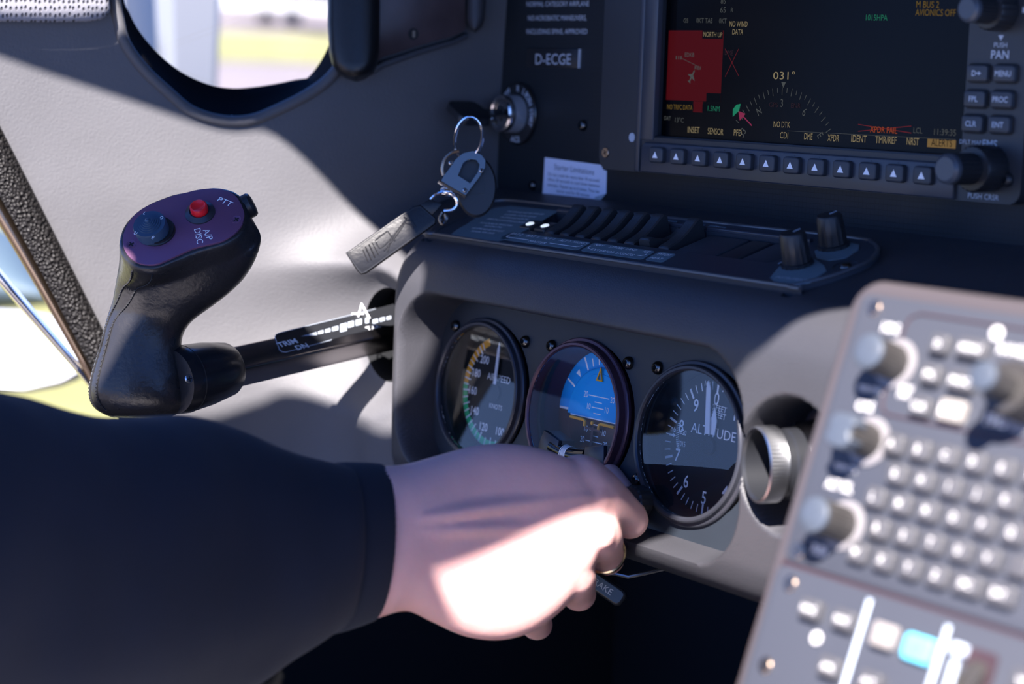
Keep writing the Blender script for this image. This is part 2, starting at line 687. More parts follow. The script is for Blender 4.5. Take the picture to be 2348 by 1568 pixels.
def nearest(curve, p):
    best = None
    for i in range(len(curve)-1):
        a, b = curve[i], curve[i+1]
        ab = b-a
        t = max(0., min(1., (p-a).dot(ab)/max(ab.length_squared, 1e-12)))
        q = a+ab*t
        d = (q-p).length
        if best is None or d < best[0]: best = (d, q)
    return best


def grid_surface(NI, NJ, fn, cuts):
    """grid mesh with openings; cuts = [(test(point), rim curve or None)]; the vertices next to a rim are moved onto it"""
    P = [[V(fn(i/NI, j/NJ)) for j in range(NJ+1)] for i in range(NI+1)]
    keep = []
    for i in range(NI):
        for j in range(NJ):
            c = (P[i][j]+P[i+1][j]+P[i+1][j+1]+P[i][j+1])/4
            if not any(t(c) for t, _ in cuts): keep.append((i, j))
    ks = set(keep)
    rims = [c for _, c in cuts if c]
    moved = {}
    for (i, j) in keep:
        for di, dj in ((1, 0), (-1, 0), (0, 1), (0, -1)):
            a = (i+di, j+dj)
            if a in ks or not (0 <= a[0] < NI and 0 <= a[1] < NJ): continue
            if di: vs = [(i+(di > 0), j), (i+(di > 0), j+1)]
            else: vs = [(i, j+(dj > 0)), (i+1, j+(dj > 0))]
            for v in vs:
                if v in moved: continue
                b = min((nearest(c, P[v[0]][v[1]]) for c in rims), key=lambda q: q[0], default=None)
                if b and b[0] < .006: moved[v] = b[1]
    for v, q in moved.items(): P[v[0]][v[1]] = q
    idx, vs, fs = {}, [], []
    for (i, j) in keep:
        f = []
        for v in ((i, j), (i+1, j), (i+1, j+1), (i, j+1)):
            if v not in idx:
                idx[v] = len(vs); vs.append(tuple(P[v[0]][v[1]]))
            f.append(idx[v])
        fs.append(tuple(f))
    return vs, fs


WZ0, WZ1 = -.112, .42
def wfn(s, t): return wall_pt(s, WZ0+(WZ1-WZ0)*t)


# coarse copy only used to find where the photographed outlines lie on the liner
cv, cf = grid_surface(110, 110, wfn, [])
WT = BVHTree.FromPolygons([V(p) for p in cv], cf)


def onwall(px, py):
    d = ray(px, py).normalized()
    h = WT.ray_cast(CC+d*.3, d)
    if h[0] is None: return at(px, py, 1.25)
    return h[0]


def wdepth(px, py):
    return (onwall(px, py)-CC).dot(CF)


WIN_O = [(252, -190), (254, -90), (260, 0), (268, 45), (283, 99), (327, 160), (385, 214), (428, 250), (477, 270), (528, 278), (579, 273), (630, 253), (698, 219), (752, 180), (795, 120), (822, 40), (832, -60), (834, -190)]
WIN_I = [(272, -190), (275, -90), (284, 0), (296, 28), (312, 60), (340, 98), (382, 140), (428, 172), (487, 196), (545, 203), (590, 201), (640, 194), (690, 184), (746, 170), (782, 110), (800, 35), (808, -60), (810, -190)]
wo = catmull([(x, y, 0) for x, y in WIN_O], 6)
wi = catmull([(x, y, 0) for x, y in WIN_I], 6)
win_rim = [onwall(p.x, p.y) for p in wo]
win_in = [at(q.x, q.y, wdepth(p.x, p.y)+.030) for p, q in zip(wo, wi)]
WPOLY = [(p.x, p.y) for p in wo]+[(834, -900), (252, -900)]
DIAG = [(-500, -520), (-80, 158), (0, 292), (230, 747), (285, 855), (345, 970), (430, 1140), (600, 1500), (700, 1800)]
diag3 = [onwall(x, y) for x, y in DIAG]
DPOLY = DIAG+[(700, 3000), (-3000, 3000), (-3000, -520)]
hole_rim = []
for k in range(61):
    a = 2*pi*k/60
    hole_rim.append(V((HX+HR*math.cos(a), -.006, HZ+HR*math.sin(a))))
wv, wf = grid_surface(260, 240, wfn, [
    (lambda c: in_poly_px(WPOLY, c), win_rim), (lambda c: in_poly_px(DPOLY, c), diag3),
    (lambda c: math.hypot(c.x-HX, c.z-HZ) < HR, hole_rim)])
b = MB()
b.add((wv, wf))
# rolled lip of the liner round the window
b.add(tube([p+V((.0, .001, 0)) for p in win_rim], 0.0036, 10, flat_=1.0))
wall_left = struct(b.build('wall_left', 'liner', scale=1, smooth=60))

# window: gasket frame and pane
win = bpy.data.objects.new('window_1', None); COL.objects.link(win); win['kind'] = 'structure'
b = MB()
out = V((-.012, .002, 0))
rings = []
nn = len(win_rim)
for i in range(nn):
    o_, i_ = win_rim[i], win_in[i]
    m1 = o_.lerp(i_, .35)+V((-.004, 0, 0)); m2 = o_.lerp(i_, .75)+V((-.003, 0, 0))
    rings.append([o_+V((.0008, -.0008, 0)), m1, m2, i_, i_+out, m1+out*2, o_+out*1.6])
vs = [tuple(p) for r in rings for p in r]
fs = []
for i in range(nn-1):
    for k in range(7):
        j = (k+1) % 7
        fs.append((i*7+k, i*7+j, (i+1)*7+j, (i+1)*7+k))
b.add((vs, fs))
struct(b.build('window_frame', 'rim', win, scale=1, smooth=40))
bm = bmesh.new()
pv = [bm.verts.new(p+V((-.006, .001, 0))) for p in win_in]
ed = [bm.edges.new((pv[i], pv[(i+1) % nn])) for i in range(nn)]
bmesh.ops.triangle_fill(bm, use_beauty=True, edges=ed, normal=(1, -.3, 0))
me = bpy.data.meshes.new('window_pane'); bm.to_mesh(me); bm.free()
me.materials.append(M['pane'])
o = bpy.data.objects.new('window_pane', me); COL.objects.link(o); o.parent = win; struct(o)
# two small bright fasteners on the gasket
for (x, y) in ((511, 268), (532, 269)):
    p = at(x, y, wdepth(x, 277)+.002)
    b = MB(); b.add(lathe([(1.3, 0), (1.0, 1.0), (.2, 1.3)], 12), Frame(p, CR, CU).mat().copy() @ Matrix.Scale(.001, 4))
    b.build('fastener', 'steel', win, scale=1)


def wall_frame(px, py, dx=60, dy=60, lift=0):
    o = onwall(px, py)
    u = (onwall(px+dx, py)-onwall(px-dx, py))
    v = (onwall(px, py-dy)-onwall(px, py+dy))
    f = Frame(o, u, v)
    f.o = f.o+f.n*lift
    return f


def px_band(name, A, B, off, thick, m, bulge=.0, n=6):
    """edge moulding running along the liner's rear edge: A and B are its two borders, thick its real depth"""
    A = catmull([(x, y, 0) for x, y in A], n); B = catmull([(x, y, 0) for x, y in B], n)
    rings = []
    for a, c in zip(A, B):
        d = wdepth(a.x, a.y)
        p, q = at(a.x, a.y, d+off), at(c.x, c.y, d+off+.004)
        bk = CF*thick
        md = (p+q)/2-CF*bulge
        rings.append([p, p.lerp(md, .6)-CF*bulge*.25, md, q.lerp(md, .6)-CF*bulge*.25, q, q+bk, p+bk])
    mb = MB(); mb.add(loft(rings)); return struct(mb.build(name, m, scale=1, smooth=50))


px_band('trim_1', [(-300, -215), (-80, 162), (0, 296), (230, 750), (290, 865), (360, 1000)], [(-380, -70), (-150, 235), (0, 452), (205, 836), (250, 920), (310, 1040)], -.004, .02, 'crinkle', .004)
px_band('trim_2', [(-380, -70), (-150, 235), (0, 452), (205, 836), (250, 920)], [(-420, -60), (-170, 270), (0, 520), (192, 850), (236, 935)], .004, .012, 'bronze', .003)
px_band('trim_3', [(-420, 80), (-160, 420), (0, 625), (196, 860), (240, 930)], [(-440, 110), (-170, 450), (0, 655), (192, 875), (236, 945)], .006, .010, 'chrome', .002)

# column tunnel behind the opening
b = MB()
prof = [(28.5, 6.0), (29.0, -6), (33, -12), (34, -75)]
vs, fs = lathe(prof, 48, cap0=False, cap1=True)
FT = Frame((HX, 0, HZ), (1, 0, 0), (0, 0, 1))
tun = struct(b.add((vs, [tuple(reversed(f)) for f in fs])).build('trim_4', 'black_m', None))
tun.matrix_world = FT.mat()

# ------------------------------------------------------------------ dash
DP = catmull([(0, y, z) for y, z in [(.0945, .1066), (.0836, .1050), (.052, .0995), (.026, .0915), (.004, .0846), (-.0095, .0800), (-.0185, .0720), (-.0235, .0620), (-.0253, .0520), (-.0258, .035), (-.0262, 0), (-.0258, -.035), (-.0245, -.048), (-.0185, -.0595), (-.005, -.0660), (.022, -.0700), (.075, -.074), (.13, -.06)]], 24)
acc = [0]
for i in range(1, len(DP)): acc.append(acc[-1]+(DP[i]-DP[i-1]).length)


def dprof(t):
    L = t*acc[-1]
    lo, hi = 0, len(acc)-1
    while hi-lo > 1:
        m = (lo+hi)//2
        if acc[m] <= L: lo = m
        else: hi = m
    k = (L-acc[lo])/max(1e-9, acc[hi]-acc[lo])
    return DP[lo].lerp(DP[hi], k)


def sd_rr(x, y, cx, cy, hw, hh, r):
    qx, qy = abs(x-cx)-hw+r, abs(y-cy)-hh+r
    return math.hypot(max(qx, 0), max(qy, 0))+min(max(qx, qy), 0)-r


OUT = [(-137.6, 0.9), (-141.5, 14), (-142.8, 27.0), (-148, 42), (-152.8, 51.7), (-149, 57), (-136.3, 59.6), (-97.7, 60.2), (41.7, 61.3), (132.5, 62.6), (148.5, 59), (159.7, 50.6), (166.2, 36.8), (165, 20), (160.2, 6.7), (153.1, -3.0), (137.2, -4.4), (-120.6, -4.4), (-134, -3.4)]
OUTS = [tuple(p)[:2] for p in catmull([(x, y, 0) for x, y in OUT+[OUT[0]]], 6)[:-1]]
OUTC = offset(OUTS, 4.5)
VX, VZ, VR = .1790, .0075, .0280


def dfn(a, t):
    p = dprof(t)
    xl = -.1475 - .060*smooth01((p.y+.018)/.08)
    xr = .44
    # finer columns where the openings are
    u = a*.42
    x = xl + (.10+.215+.0)*0 + (xr-xl)*a
    y, z = p.y, p.z
    dx = x-xl
    if dx < .010 and p.y < .03: y += .010*(1-math.sqrt(max(0, 1-((.010-dx)/.010)**2)))
    if z < .075 and y < .02:
        d = -sd_rr(x, z, .0062, .0020, .1400, .0497, .030)
        y += .050*smooth01((d+.0035)/.0095)
        d = VR-math.hypot(x-VX, z-VZ)
        y += .045*smooth01((d+.0045)/.0075)
    if z > .078:   # well under the switch strip
        q = V((x, p.y, p.z))-FS.o
        lx, lv = q.dot(FS.u)*1000, q.dot(FS.v)*1000
        if -160 < lx < 170 and inside(OUTC, lx, lv): z -= .012
    return (x, y, z)


dv, df = grid_surface(480, 250, dfn, [])
b = MB(); b.add((dv, [f[::-1] for f in df]))
dash = b.build('dashboard', 'dash', scale=1, smooth=80)
struct(dash)
dash['label'] = 'dark grey padded dashboard shelf with a rounded opening for three gauges'

# upper gridded panel
b = MB()
b.add(prism([(-205, -60), (330, -60), (330, 260), (-205, 260)], -4, 0, .4))
pnl = thing('avionics_panel', 'dark gridded instrument panel carrying the big display and key switch', 'panel', FU)
b.build('panel_sheet', 'panel', pnl)
b = MB()
tfit(b, FU, 'NORMAL CATEGORY AIRPLANE', (1208, 15), (1351, 14), 3.0, .15, bold=0)
tfit(b, FU, 'NO ACROBATIC MANEUVERS,', (1211, 47), (1345, 46.5), 3.0, .15, bold=0)
tfit(b, FU, 'INCLUDING SPINS, APPROVED', (1208, 78), (1347, 78), 3.0, .15, bold=0)
b.build('lettering', 'print_d', pnl)
for (x, y, r) in ((-119.5, -0.5, 3.4), (-166.6, -39.4, 3.0)):
    screw(pnl, x, y, r)

# footwell: firewall, floor and side panels, all black carpet
b = MB(); b.add(prism([(-900, -420), (700, -420), (700, 60), (-900, 60)], -6, 0))
o = struct(b.build('wall_front', 'foot', None)); o.matrix_world = Frame((0, .32, 0), (1, 0, 0), (0, 0, 1)).mat()
b = MB(); b.add(prism([(-420, -900), (900, -900), (900, 340), (-420, 340)], -10, 0))
o = struct(b.build('floor', 'foot', None)); o.matrix_world = T(0, 0, -.42)
b = MB(); b.add(prism([(-330, -420), (600, -420), (600, -112), (-330, -112)], -4, 0))  # black panel added to stop light leaking in below the liner
o = struct(b.build('light_block_left', 'foot', None)); o.matrix_world = Frame((-.335, 0, 0), (0, -1, 0), (0, 0, 1)).mat()
b = MB(); b.add(prism([(-330, -420), (330, -420), (330, -70), (-330, -70)], -4, 0))
o = struct(b.build('wall_right', 'foot', None)); o.matrix_world = Frame((.62, 0, 0), (0, -1, 0), (0, 0, 1)).mat()

# unseen roof slab added to mask the sun, openings cut to shape its patches
CA = [(-82, -475), (-50, -428), (-11, -379), (5, -349), (56, -340), (100, -350), (158, -372), (180, -392), (200, -436), (196, -462), (147, -462), (120, -476), (112, -500), (98, -545), (50, -600), (-100, -650), (-200, -560)]
CD = [(-130, -420), (-100, -457), (-79, -457), (-73, -444), (-67, -424), (-63, -406), (-64, -380), (-110, -380)]  # extra slot so the sun reaches the perforated pad
CE = [(142, -549), (153, -547), (162, -551), (168, -563), (174, -585), (182, -610), (184, -630), (165, -632), (158, -600), (140, -568)]  # extra slot so the sun catches the left side of the grip
CB = [(442, -600), (442, -420), (450, -385), (473, -352), (600, -300), (1150, -220), (1250, -500), (1250, -1060), (560, -1060), (560, -800), (700, -745), (640, -690), (520, -640)]
b = MB(); b.add(holed([(-300, -1100), (1300, -1100), (1300, 330), (-300, 330)], [[tuple(p)[:2] for p in catmull([(x, y, 0) for x, y in c+[c[0]]], 5)[:-1]] for c in (CA, CB, CD, CE)], 0, 5))
b.add(flat([(-700, -1100), (1300, -1100), (1300, 330), (-700, 330)], -400)) if False else None
o = struct(b.build('sun_mask_ceiling', 'dash', None)); o.matrix_world = T(0, 0, .497)

# ------------------------------------------------------------------ outside
tilt = math.radians(3.2)
gu = V((-.94, .34, 0)).normalized()
gs = V((.34, .94, 0)).normalized()
gd = (gu*math.cos(tilt)+V((0, 0, 1))*math.sin(tilt))
grassm = mat('short grass', (.17, .165, .055), .9, var=.35, vscale=1.2)
aspm = mat('pale apron concrete', (.15, .128, .124), .9, var=.12, vscale=.8)


def ground(name, a0, a1, w0, w1, z, m):
    o = V((0, 0, z))
    mb = MB()
    k = 24
    vs = []
    for i in range(k+1):
        for j in range(2):
            d = a0+(a1-a0)*i/k
            vs.append(tuple(o+gd*d+gs*(w0 if j == 0 else w1)))
    fs = [(2*i, 2*i+1, 2*i+3, 2*i+2) for i in range(k)]
    mb.add((vs, fs))
    return mb.build(name, m, scale=1, smooth=0)


_n = gd.cross(gs)
def gdist(px, py):
    d = ray(px, py); t = (V((0, 0, -1.3))-CC).dot(_n)/d.dot(_n)
    return (CC+d*t).dot(gd)-V((0, 0, -1.3)).dot(gd)
LA0, LA1 = gdist(640, 150), gdist(640, 92)
print('lawn', LA0, LA1, gdist(600, 190))
hall = MB(); hall.add(prism([(-22, 0), (22, 0), (22, 7), (-22, 7)], -6, 0, .1), None)
HF = Frame(V((0, 0, -1.3))+gd*62, gs, V((0, 0, 1)))
ho = hall.build('hangar', 'white_hi', None, scale=1, smooth=0); ho.matrix_world = HF.mat(); tag(ho, 'long white hangar far outside behind the parked aeroplane', 'hangar')
g1 = ground('apron', -4, 90, -11, 40, -1.30, aspm); struct(g1)
g4 = ground('near_lawn', 1.2, 14, -11, 40, -1.285, grassm)
tag(g4, 'sunlit grass just outside below the door edge at the lower left', 'grass'); g4['kind'] = 'stuff'
g2 = ground('lawn', LA0+.5, LA1+3, -11, 40, -1.285, grassm)
tag(g2, 'strip of sunlit green grass outside beyond the window', 'grass'); g2['kind'] = 'stuff'


# ================================================================== GAUGES
def small_screws(parent, pts, r=3.2, z=0):
    for x, y in pts: screw(parent, x, y, r, z)


# gauge plate in the dash opening
gp = thing('instrument_mounting_plate', 'dark grey metal plate holding the three round gauges, with hex socket screws', 'panel', FL)
b = MB()
b.add(holed(rr(300, 118, 34, 10), [[(x, y) for x, y in circ(39.0, 48, cx)] for cx in (-88.6, 0, 88.6)], -3, 0), T(5, 1, 0))
plate_o = b.build('plate_sheet', 'plate', gp)
for (px, py) in ((1041, 747), (1200, 783), (1260, 793), (1436, 832), (1503, 843), (1456, 1100)):
    x, y = FL.loc(px, py, 2)
    screw(gp, x, y, 3.5, 0)


def gauge(name, label, x, ringm='ring', depth=6.0, cat='gauge', lip=0.0):
    fr = FL.at(x, 0, 0)
    t = thing(name, label, cat, fr)
    b = MB()
    # flange lying on the plate, raised front rim, inner wall down to the dial
    b.add(lathe([(38.6, -2.5), (38.6, .05), (41.3, .05), (41.3, 1.6), (40.8, 2.2), (39.4, 2.4), (38.9, 4.6+lip), (38.2, 5.2+lip), (37.0, 5.2+lip), (36.3, 4.4+lip), (35.6, -depth), (35.2, -depth-.6)], 96, cap1=False), None)
    b.build('bezel', ringm, t)
    b = MB(); b.add(lathe([(35.6, -depth-3), (35.6, -depth)], 96, cap0=True, cap1=True))
    return t, b


def tick(mb, a, r0, r1, w, z, mi=0):
    """radial mark; a in degrees clockwise from the top"""
    A = math.radians(90-a)
    X = RZ(A)
    mb.add(([(r0, -w/2, z), (r1, -w/2, z), (r1, w/2, z), (r0, w/2, z)], [(0, 1, 2, 3)]), X, mi)


def arc(mb, a0, a1, r0, r1, z, mi=0, n=30):
    vs, fs = [], []
    for i in range(n+1):
        A = math.radians(90-(a0+(a1-a0)*i/n))
        vs += [(r0*math.cos(A), r0*math.sin(A), z), (r1*math.cos(A), r1*math.sin(A), z)]
    for i in range(n): fs.append((2*i, 2*i+1, 2*i+3, 2*i+2) if a1 < a0 else (2*i, 2*i+2, 2*i+3, 2*i+1))
    mb.add((vs, fs), None, mi)


def num(mb, s, a, r, h, z, mi=0, bold=.02, sx=.85):
    A = math.radians(90-a)
    ctext(mb, s, r*math.cos(A), r*math.sin(A), h, z, mi, 0, bold, sx)


def pane(t, z, r=36.2, m='glass'):
    b = MB(); b.add(lathe([(r, z-.4), (r, z)], 64, cap1=True))
    b.build('glass', m, t, smooth=0)


# --- airspeed
t, b = gauge('airspeed_indicator', 'leftmost of the three round gauges, reading airspeed with a green and amber arc', -88.6, depth=11)
b.build('dial', 'dial', t)
OY = T(0, -1, 0)
b = MB()
KT = [(40, 31), (60, 70), (80, 117), (100, 160), (120, 201), (140, 234), (160, 265), (180, 292), (200, 319), (215, 337)]
def ak(k):
    for (a, x), (c, y) in zip(KT, KT[1:]):
        if a <= k <= c: return x+(y-x)*(k-a)/(c-a)
    return 337
zz = -11+.08
k = 60
while k <= 205:
    tick(b, ak(k), 27.2 if k % 10 else 26.0, 32.0, .95 if k % 20 == 0 else .75, zz+.05)
    k += 5
tick(b, ak(40), 28, 32, .9, zz+.05); tick(b, ak(50), 29, 32, .7, zz+.05)
for k in (40, 60, 80, 100, 120, 140, 160, 180, 200):
    num(b, str(k), ak(k), 22.6 if k > 99 else 24, 4.5, zz, bold=.012, sx=.88)
ctext(b, 'AIRSPEED', .5, 8.4, 3.9, zz, sx=.92, bold=.0)
ctext(b, 'KNOTS', .9, -8.0, 2.7, zz, sx=.95, bold=.0)
b.v = [(p[0], p[1]-1, p[2]) for p in b.v]
b.build('markings', 'print', t)
b = MB(); arc(b, ak(166), ak(60), 28.0, 32.2, zz+.02, n=60); b.v = [(p[0], p[1]-1, p[2]) for p in b.v]; b.build('green_arc', 'green', t, label='green speed arc')
b = MB(); arc(b, 337, ak(166), 28.0, 32.2, zz+.02); b.v = [(p[0], p[1]-1, p[2]) for p in b.v]; b.build('amber_arc', 'orange', t, label='amber speed arc')
b = MB()
b.add(prism([(-1.3, 3.8), (1.3, 3.8), (1.15, 24), (0, 28.4), (-1.15, 24)], -9.2, -8.7))
b.build('needle', 'needle', t)
b = MB(); b.add(lathe([(4.6, zz), (4.6, -9.3), (4.0, -9.2)], 32), OY); b.build('hub', 'dial', t)
pane(t, 2.6)

# --- attitude
t, b = gauge('attitude_indicator', 'middle round gauge with a blue over brown artificial horizon', 0, 'ring_p', 15, lip=1.5)
b.build('back_ring', 'dial', t)
ZB = -15.0
bank = math.radians(1.0)
X = RZ(bank)


def disc_cut(r0, y, up, n=48):
    """part of a disc of radius r0 above or below y"""
    a = math.asin(max(-1, min(1, y/r0)))
    pts = []
    for i in range(n+1):
        q = a+(pi-2*a)*i/n if up else pi-a+(pi+2*a)*i/n
        pts.append((r0*math.cos(q), r0*math.sin(q)))
    return pts


HY = -2.0
b = MB(); b.add(prism(disc_cut(35.4, .2, True), ZB, ZB+.3), X); b.build('bank_ring', 'sky_b', t, label='blue half of the bank scale ring')
b = MB(); b.add(prism(disc_cut(35.4, .2, False), ZB, ZB+.3), X); b.build('bank_ring', 'brown', t, label='brown half of the bank scale ring')
b = MB(); b.add(prism(disc_cut(26.0, HY, True), ZB+.3, -12.4, 1.5, 3), X); b.add(prism(disc_cut(22.5, HY, True), -12.5, -12.05, .3, 2), X @ T(0, -1.5, 0) if False else X); b.build('horizon_card', 'sky_b2', t, label='blue half of the moving horizon card')
b = MB(); b.add(prism(disc_cut(26.0, HY, False), ZB+.3, -12.4, 1.5, 3), X); b.add(prism(disc_cut(22.5, HY, False), -12.5, -12.05, .3, 2), X); b.build('horizon_card', 'brown', t, label='brown half of the moving horizon card')
b = MB()
zc = -12.0
b.add(([(-22.0, HY-.3, zc), (24.0, HY-.3, zc), (24.0, HY+.3, zc), (-22.0, HY+.3, zc)], [(0, 1, 2, 3)]), X)
for k, w, s in ((12.2, 8.6, '20'), (6.1, 5, '10'), (-6.1, 5, '10'), (-12.2, 7, '20')):
    yy = HY+k
    b.add(([(-w, yy-.26, zc), (w, yy-.26, zc), (w, yy+.26, zc), (-w, yy+.26, zc)], [(0, 1, 2, 3)]), X)
    for s_ in (-1, 1): ctext(b, s, s_*(w+2.5), yy, 3.2, zc, 0, bank, sx=.8, bold=0)
for k, w in ((9.1, 3.0), (3.0, 3.0), (-3.0, 3.0), (-9.1, 3.0)):
    yy = HY+k
    b.add(([(-w, yy-.25, zc), (w, yy-.25, zc), (w, yy+.25, zc), (-w, yy+.25, zc)], [(0, 1, 2, 3)]), X)
zr = ZB+.4
BK = -3
for a in (-10, -20, 10, 20): tick(b, a+BK, 27.4, 32.0, .8, zr)
for a in (-30, 30, -60, 60): tick(b, a+BK, 27.0, 34.8, 1.1, zr)
for a in (-45, 0, 45):
    A = RZ(math.radians(-(a+BK)))
    b.add(([(0, 27.0, zr), (1.7, 31.4, zr), (-1.7, 31.4, zr)], [(0, 1, 2)]), A)
for s_ in (-1, 1):
    b.add(([(s_*26.5, -.4, zr), (s_*35, -.4, zr), (s_*35, .8, zr), (s_*26.5, .8, zr)], [(0, 1, 2, 3) if s_ > 0 else (3, 2, 1, 0)]), X)
b.build('markings', 'print', t)
b = MB()
tri = [(-3.2, 18.6), (2.0, 18.6), (-.4, 26.4)]
b.add(holed(tri, [[(-2.0, 19.5), (.9, 19.5), (-.45, 24.2)]], -11.4, -10.9))
b.build('bank_pointer', 'orange', t)
b = MB()
for s_ in (-1, 1):
    P = [(s_*18.5, -3.4), (s_*7.4, -3.4), (s_*6.0, -4.1), (s_*5.8, -6.6)]
    b.add(tube([(x, y, -9.3) for x, y in P], .85, 8))
b.add(lathe([(1.0, -9.8), (1.0, -9.0), (.6, -8.7)], 16), T(0, -4.0, 0))
b.build('miniature_aircraft', 'orange', t)
b = MB()
b.add(prism([(-.9, -20), (.9, -20), (.9, -6), (-.9, -6)], -10.6, -10.1)); b.add(prism([(-6.4, -8.0), (6.4, -8.0), (6.4, -6.6), (-6.4, -6.6)], -10.4, -10.0))
b.build('aircraft_support', 'brown_l', t)
# slip ball housing across the lower edge
HH = 7.0
Lk = lambda P, h=HH: [FL.loc(x, y, h) for x, y in P]
b = MB(); b.add(prism(Lk([(1247, 986), (1281, 1010), (1274, 1048), (1262, 1062), (1230, 1040), (1236, 1012)]), -4, HH, .7)); b.build('inclinometer_housing', 'ring', t)
b = MB(); b.add(prism(Lk([(1340, 1024), (1378, 1020), (1384, 1022), (1384, 1062), (1378, 1080), (1336, 1068)]), -4, HH, .7)); b.build('inclinometer_housing', 'ring', t)
tp = [(*FL.loc(x, y, HH-3), HH-3.6) for x, y in ((1268, 1022), (1285, 1033), (1303, 1041), (1322, 1046), (1346, 1047))]
b = MB(); b.add(tube(catmull(tp, 5), 4.4, 18)); b.build('ball_tube', mat('glossy black tube', (.01, .01, .012), .08), t)
tq = catmull(tp, 8); mid = len(tq)//2-1
b = MB()
for q in (mid-3, mid+2): b.add(tube([tq[q], tq[q]+(tq[q+1]-tq[q]).normalized()*.5], 4.5, 18))
b.build('centre_lines', 'print', t)
b = MB(); b.add(tube(tq[mid-2:mid+3], 4.46, 18)); b.build('slip_ball', mat('pale slip ball', (.55, .6, .66), .3), t)
pane(t, 5.6, 36, 'glass_c')
# caging knob between the finger tips
b = MB(); b.add(lathe([(4, 0), (4, 8), (8.5, 8.3), (9, 9), (9, 16), (8.2, 17)], kn=18, knurl=.5)); _k = FL.loc(1345, 1108, 10); b.build('adjusting_knob', 'black', t).location = (_k[0]*.001, _k[1]*.001, 0)

# --- altimeter
t, b = gauge('altimeter', 'rightmost of the three round gauges, an altimeter with a long white needle', 88.6, depth=12.5)
b.build('dial', 'dial', t)
zz = -12.5+.08
b = MB()
for i in range(50):
    a = i*7.2
    tick(b, a, 29.2 if i % 5 else 27.8, 33.4, .6 if i % 5 else 1.25, zz)
for i in range(10):
    num(b, str(i), i*36, 24.0 if i not in (0, 5) else 25, 6.3, zz, bold=.008, sx=.85)
ctext(b, 'ALTITUDE', .6, 8.2, 4.9, zz, sx=1.0, bold=-.004)
b.v = [(p[0], p[1]-2, p[2]) for p in b.v]
def F(s, p0, p1, h, k=b):
    a = FL.loc(*p0, -12.5); c = FL.loc(*p1, -12.5)
    text(b, s, a[0]-88.6, a[1], c[0]-88.6, c[1], h, zz, bold=0)
F('0 FEET', (1632, 938), (1665, 948), 2.9); F('0 FEET', (1631, 953), (1663, 964), 2.9); F('1', (1622, 935), (1624, 936), 2.9); F('1', (1621, 950), (1623, 951), 2.9); F('FEET', (1657, 888), (1677, 898), 2.6); F('100', (1616, 884), (1628, 887), 2.6)
F('mb', (1537.6, 988), (1549, 990.6), 2.7); F('1020', (1557, 994), (1573, 999), 2.7); F('1015', (1556, 1022), (1571, 1025), 2.7)
for i in range(16):
    p = FL.loc(1553.5+(i-8)**2*.06, 971+i*4.1, -12.5)
    b.add(([(p[0]-88.6-1.0, p[1]-.17, zz), (p[0]-88.6+1.0, p[1]-.17, zz), (p[0]-88.6+1.0, p[1]+.17, zz), (p[0]-88.6-1.0, p[1]+.17, zz)], [(0, 1, 2, 3)]))
p = FL.loc(1542, 997, -12.5); px_, py_ = p[0]-88.6, p[1]
b.add(([(px_-2.2, py_-.5, zz), (px_+.6, py_-.5, zz), (px_+.6, py_-1.1, zz), (px_+2.6, py_, zz), (px_+.6, py_+1.1, zz), (px_+.6, py_+.5, zz), (px_-2.2, py_+.5, zz)], [(0, 1, 2, 3, 4, 5, 6)]))
b.build('markings', 'print', t)
b = MB(); b.add(prism([(-1.7, 6), (1.7, 6), (1.5, 29), (0, 33.0), (-1.5, 29)], -10.2, -9.7), T(0, -1, 0) @ RZ(math.radians(8))); b.build('hundreds_needle', 'needle', t)
b = MB(); b.add(prism([(-1.9, 6), (1.9, 6), (2.4, 13), (0, 20), (-2.4, 13)], -11.2, -10.8), T(1.6, -1, 0) @ RZ(math.radians(1))); b.build('thousands_needle', 'needle', t)
b = MB(); b.add(lathe([(4.2, zz), (4.2, -10.3), (3.6, -10.1)], 32), OY); b.build('hub', 'dial', t)
pane(t, 2.6)
b = MB()
b.add(lathe([(4, 0), (4, 5), (8.0, 5.3), (8.4, 6), (8.4, 13), (7.6, 14)], kn=20, knurl=.5))
kx, ky = FL.loc(1465, 1150, 8)
b.build('pressure_knob', 'black', t).location = ((kx-88.6)*.001, ky*.001, 0)

# ================================================================== MAIN DISPLAY
du = thing('flight_display', 'large dark flight display with a row of twelve arrow keys beneath its screen', 'display', FB)
BX0, BX1, BY0, BY1 = -92.6, 211.3, -24.6, 180
b = MB()
cxm, cym = (BX0+BX1)/2, (BY0+BY1)/2
body = [(x+cxm, y+cym) for x, y in rr(BX1-BX0, BY1-BY0, 7, 6)]
b.add(holed(body, [[(-45.5, -4.5), (-45.5, 158), (175.5, 158), (175.5, -4.5)]], -8, 0, 0))
b.build('bezel', 'bezel', du)
b = MB()   # vertical ridge left of the screen
b.add(prism([(-59.5, BY0+.4), (-55.5, BY0+.4), (-55.5, 175), (-59.5, 175)], -1, 1.2, .8))
b.add(prism([(-56.0, -6.0), (-45.0, -6.0), (-45.0, 170), (-56.0, 170)], -3, .6, .6))
b.build('bezel_ridge', 'bezel_hi', du)
b = MB()   # soft key bar
b.add(prism([(-53, BY0+.3), (173.8, BY0+.3), (173.8, -7.2), (-50, -7.2), (-53, -10)], -1, 2.2, 1.1, 3))
b.build('softkey_bar', 'bezel_hi', du)
for i in range(12):
    x = -37.0+17.6*i
    s = MB(); s.add(prism([(p[0]+x, p[1]-13.9) for p in rr(11.4, 8.8, 1.8, 5)], 1.5, 5.4, 1.0, 3)); k = s.build('soft_key', 'keyb', du)
    s = MB(); s.add(([(x-2.2, -15.6, 5.5), (x+2.2, -15.6, 5.5), (x, -12.0, 5.5)], [(0, 1, 2)])); s.build('arrow_mark', 'print', k)
b = MB()
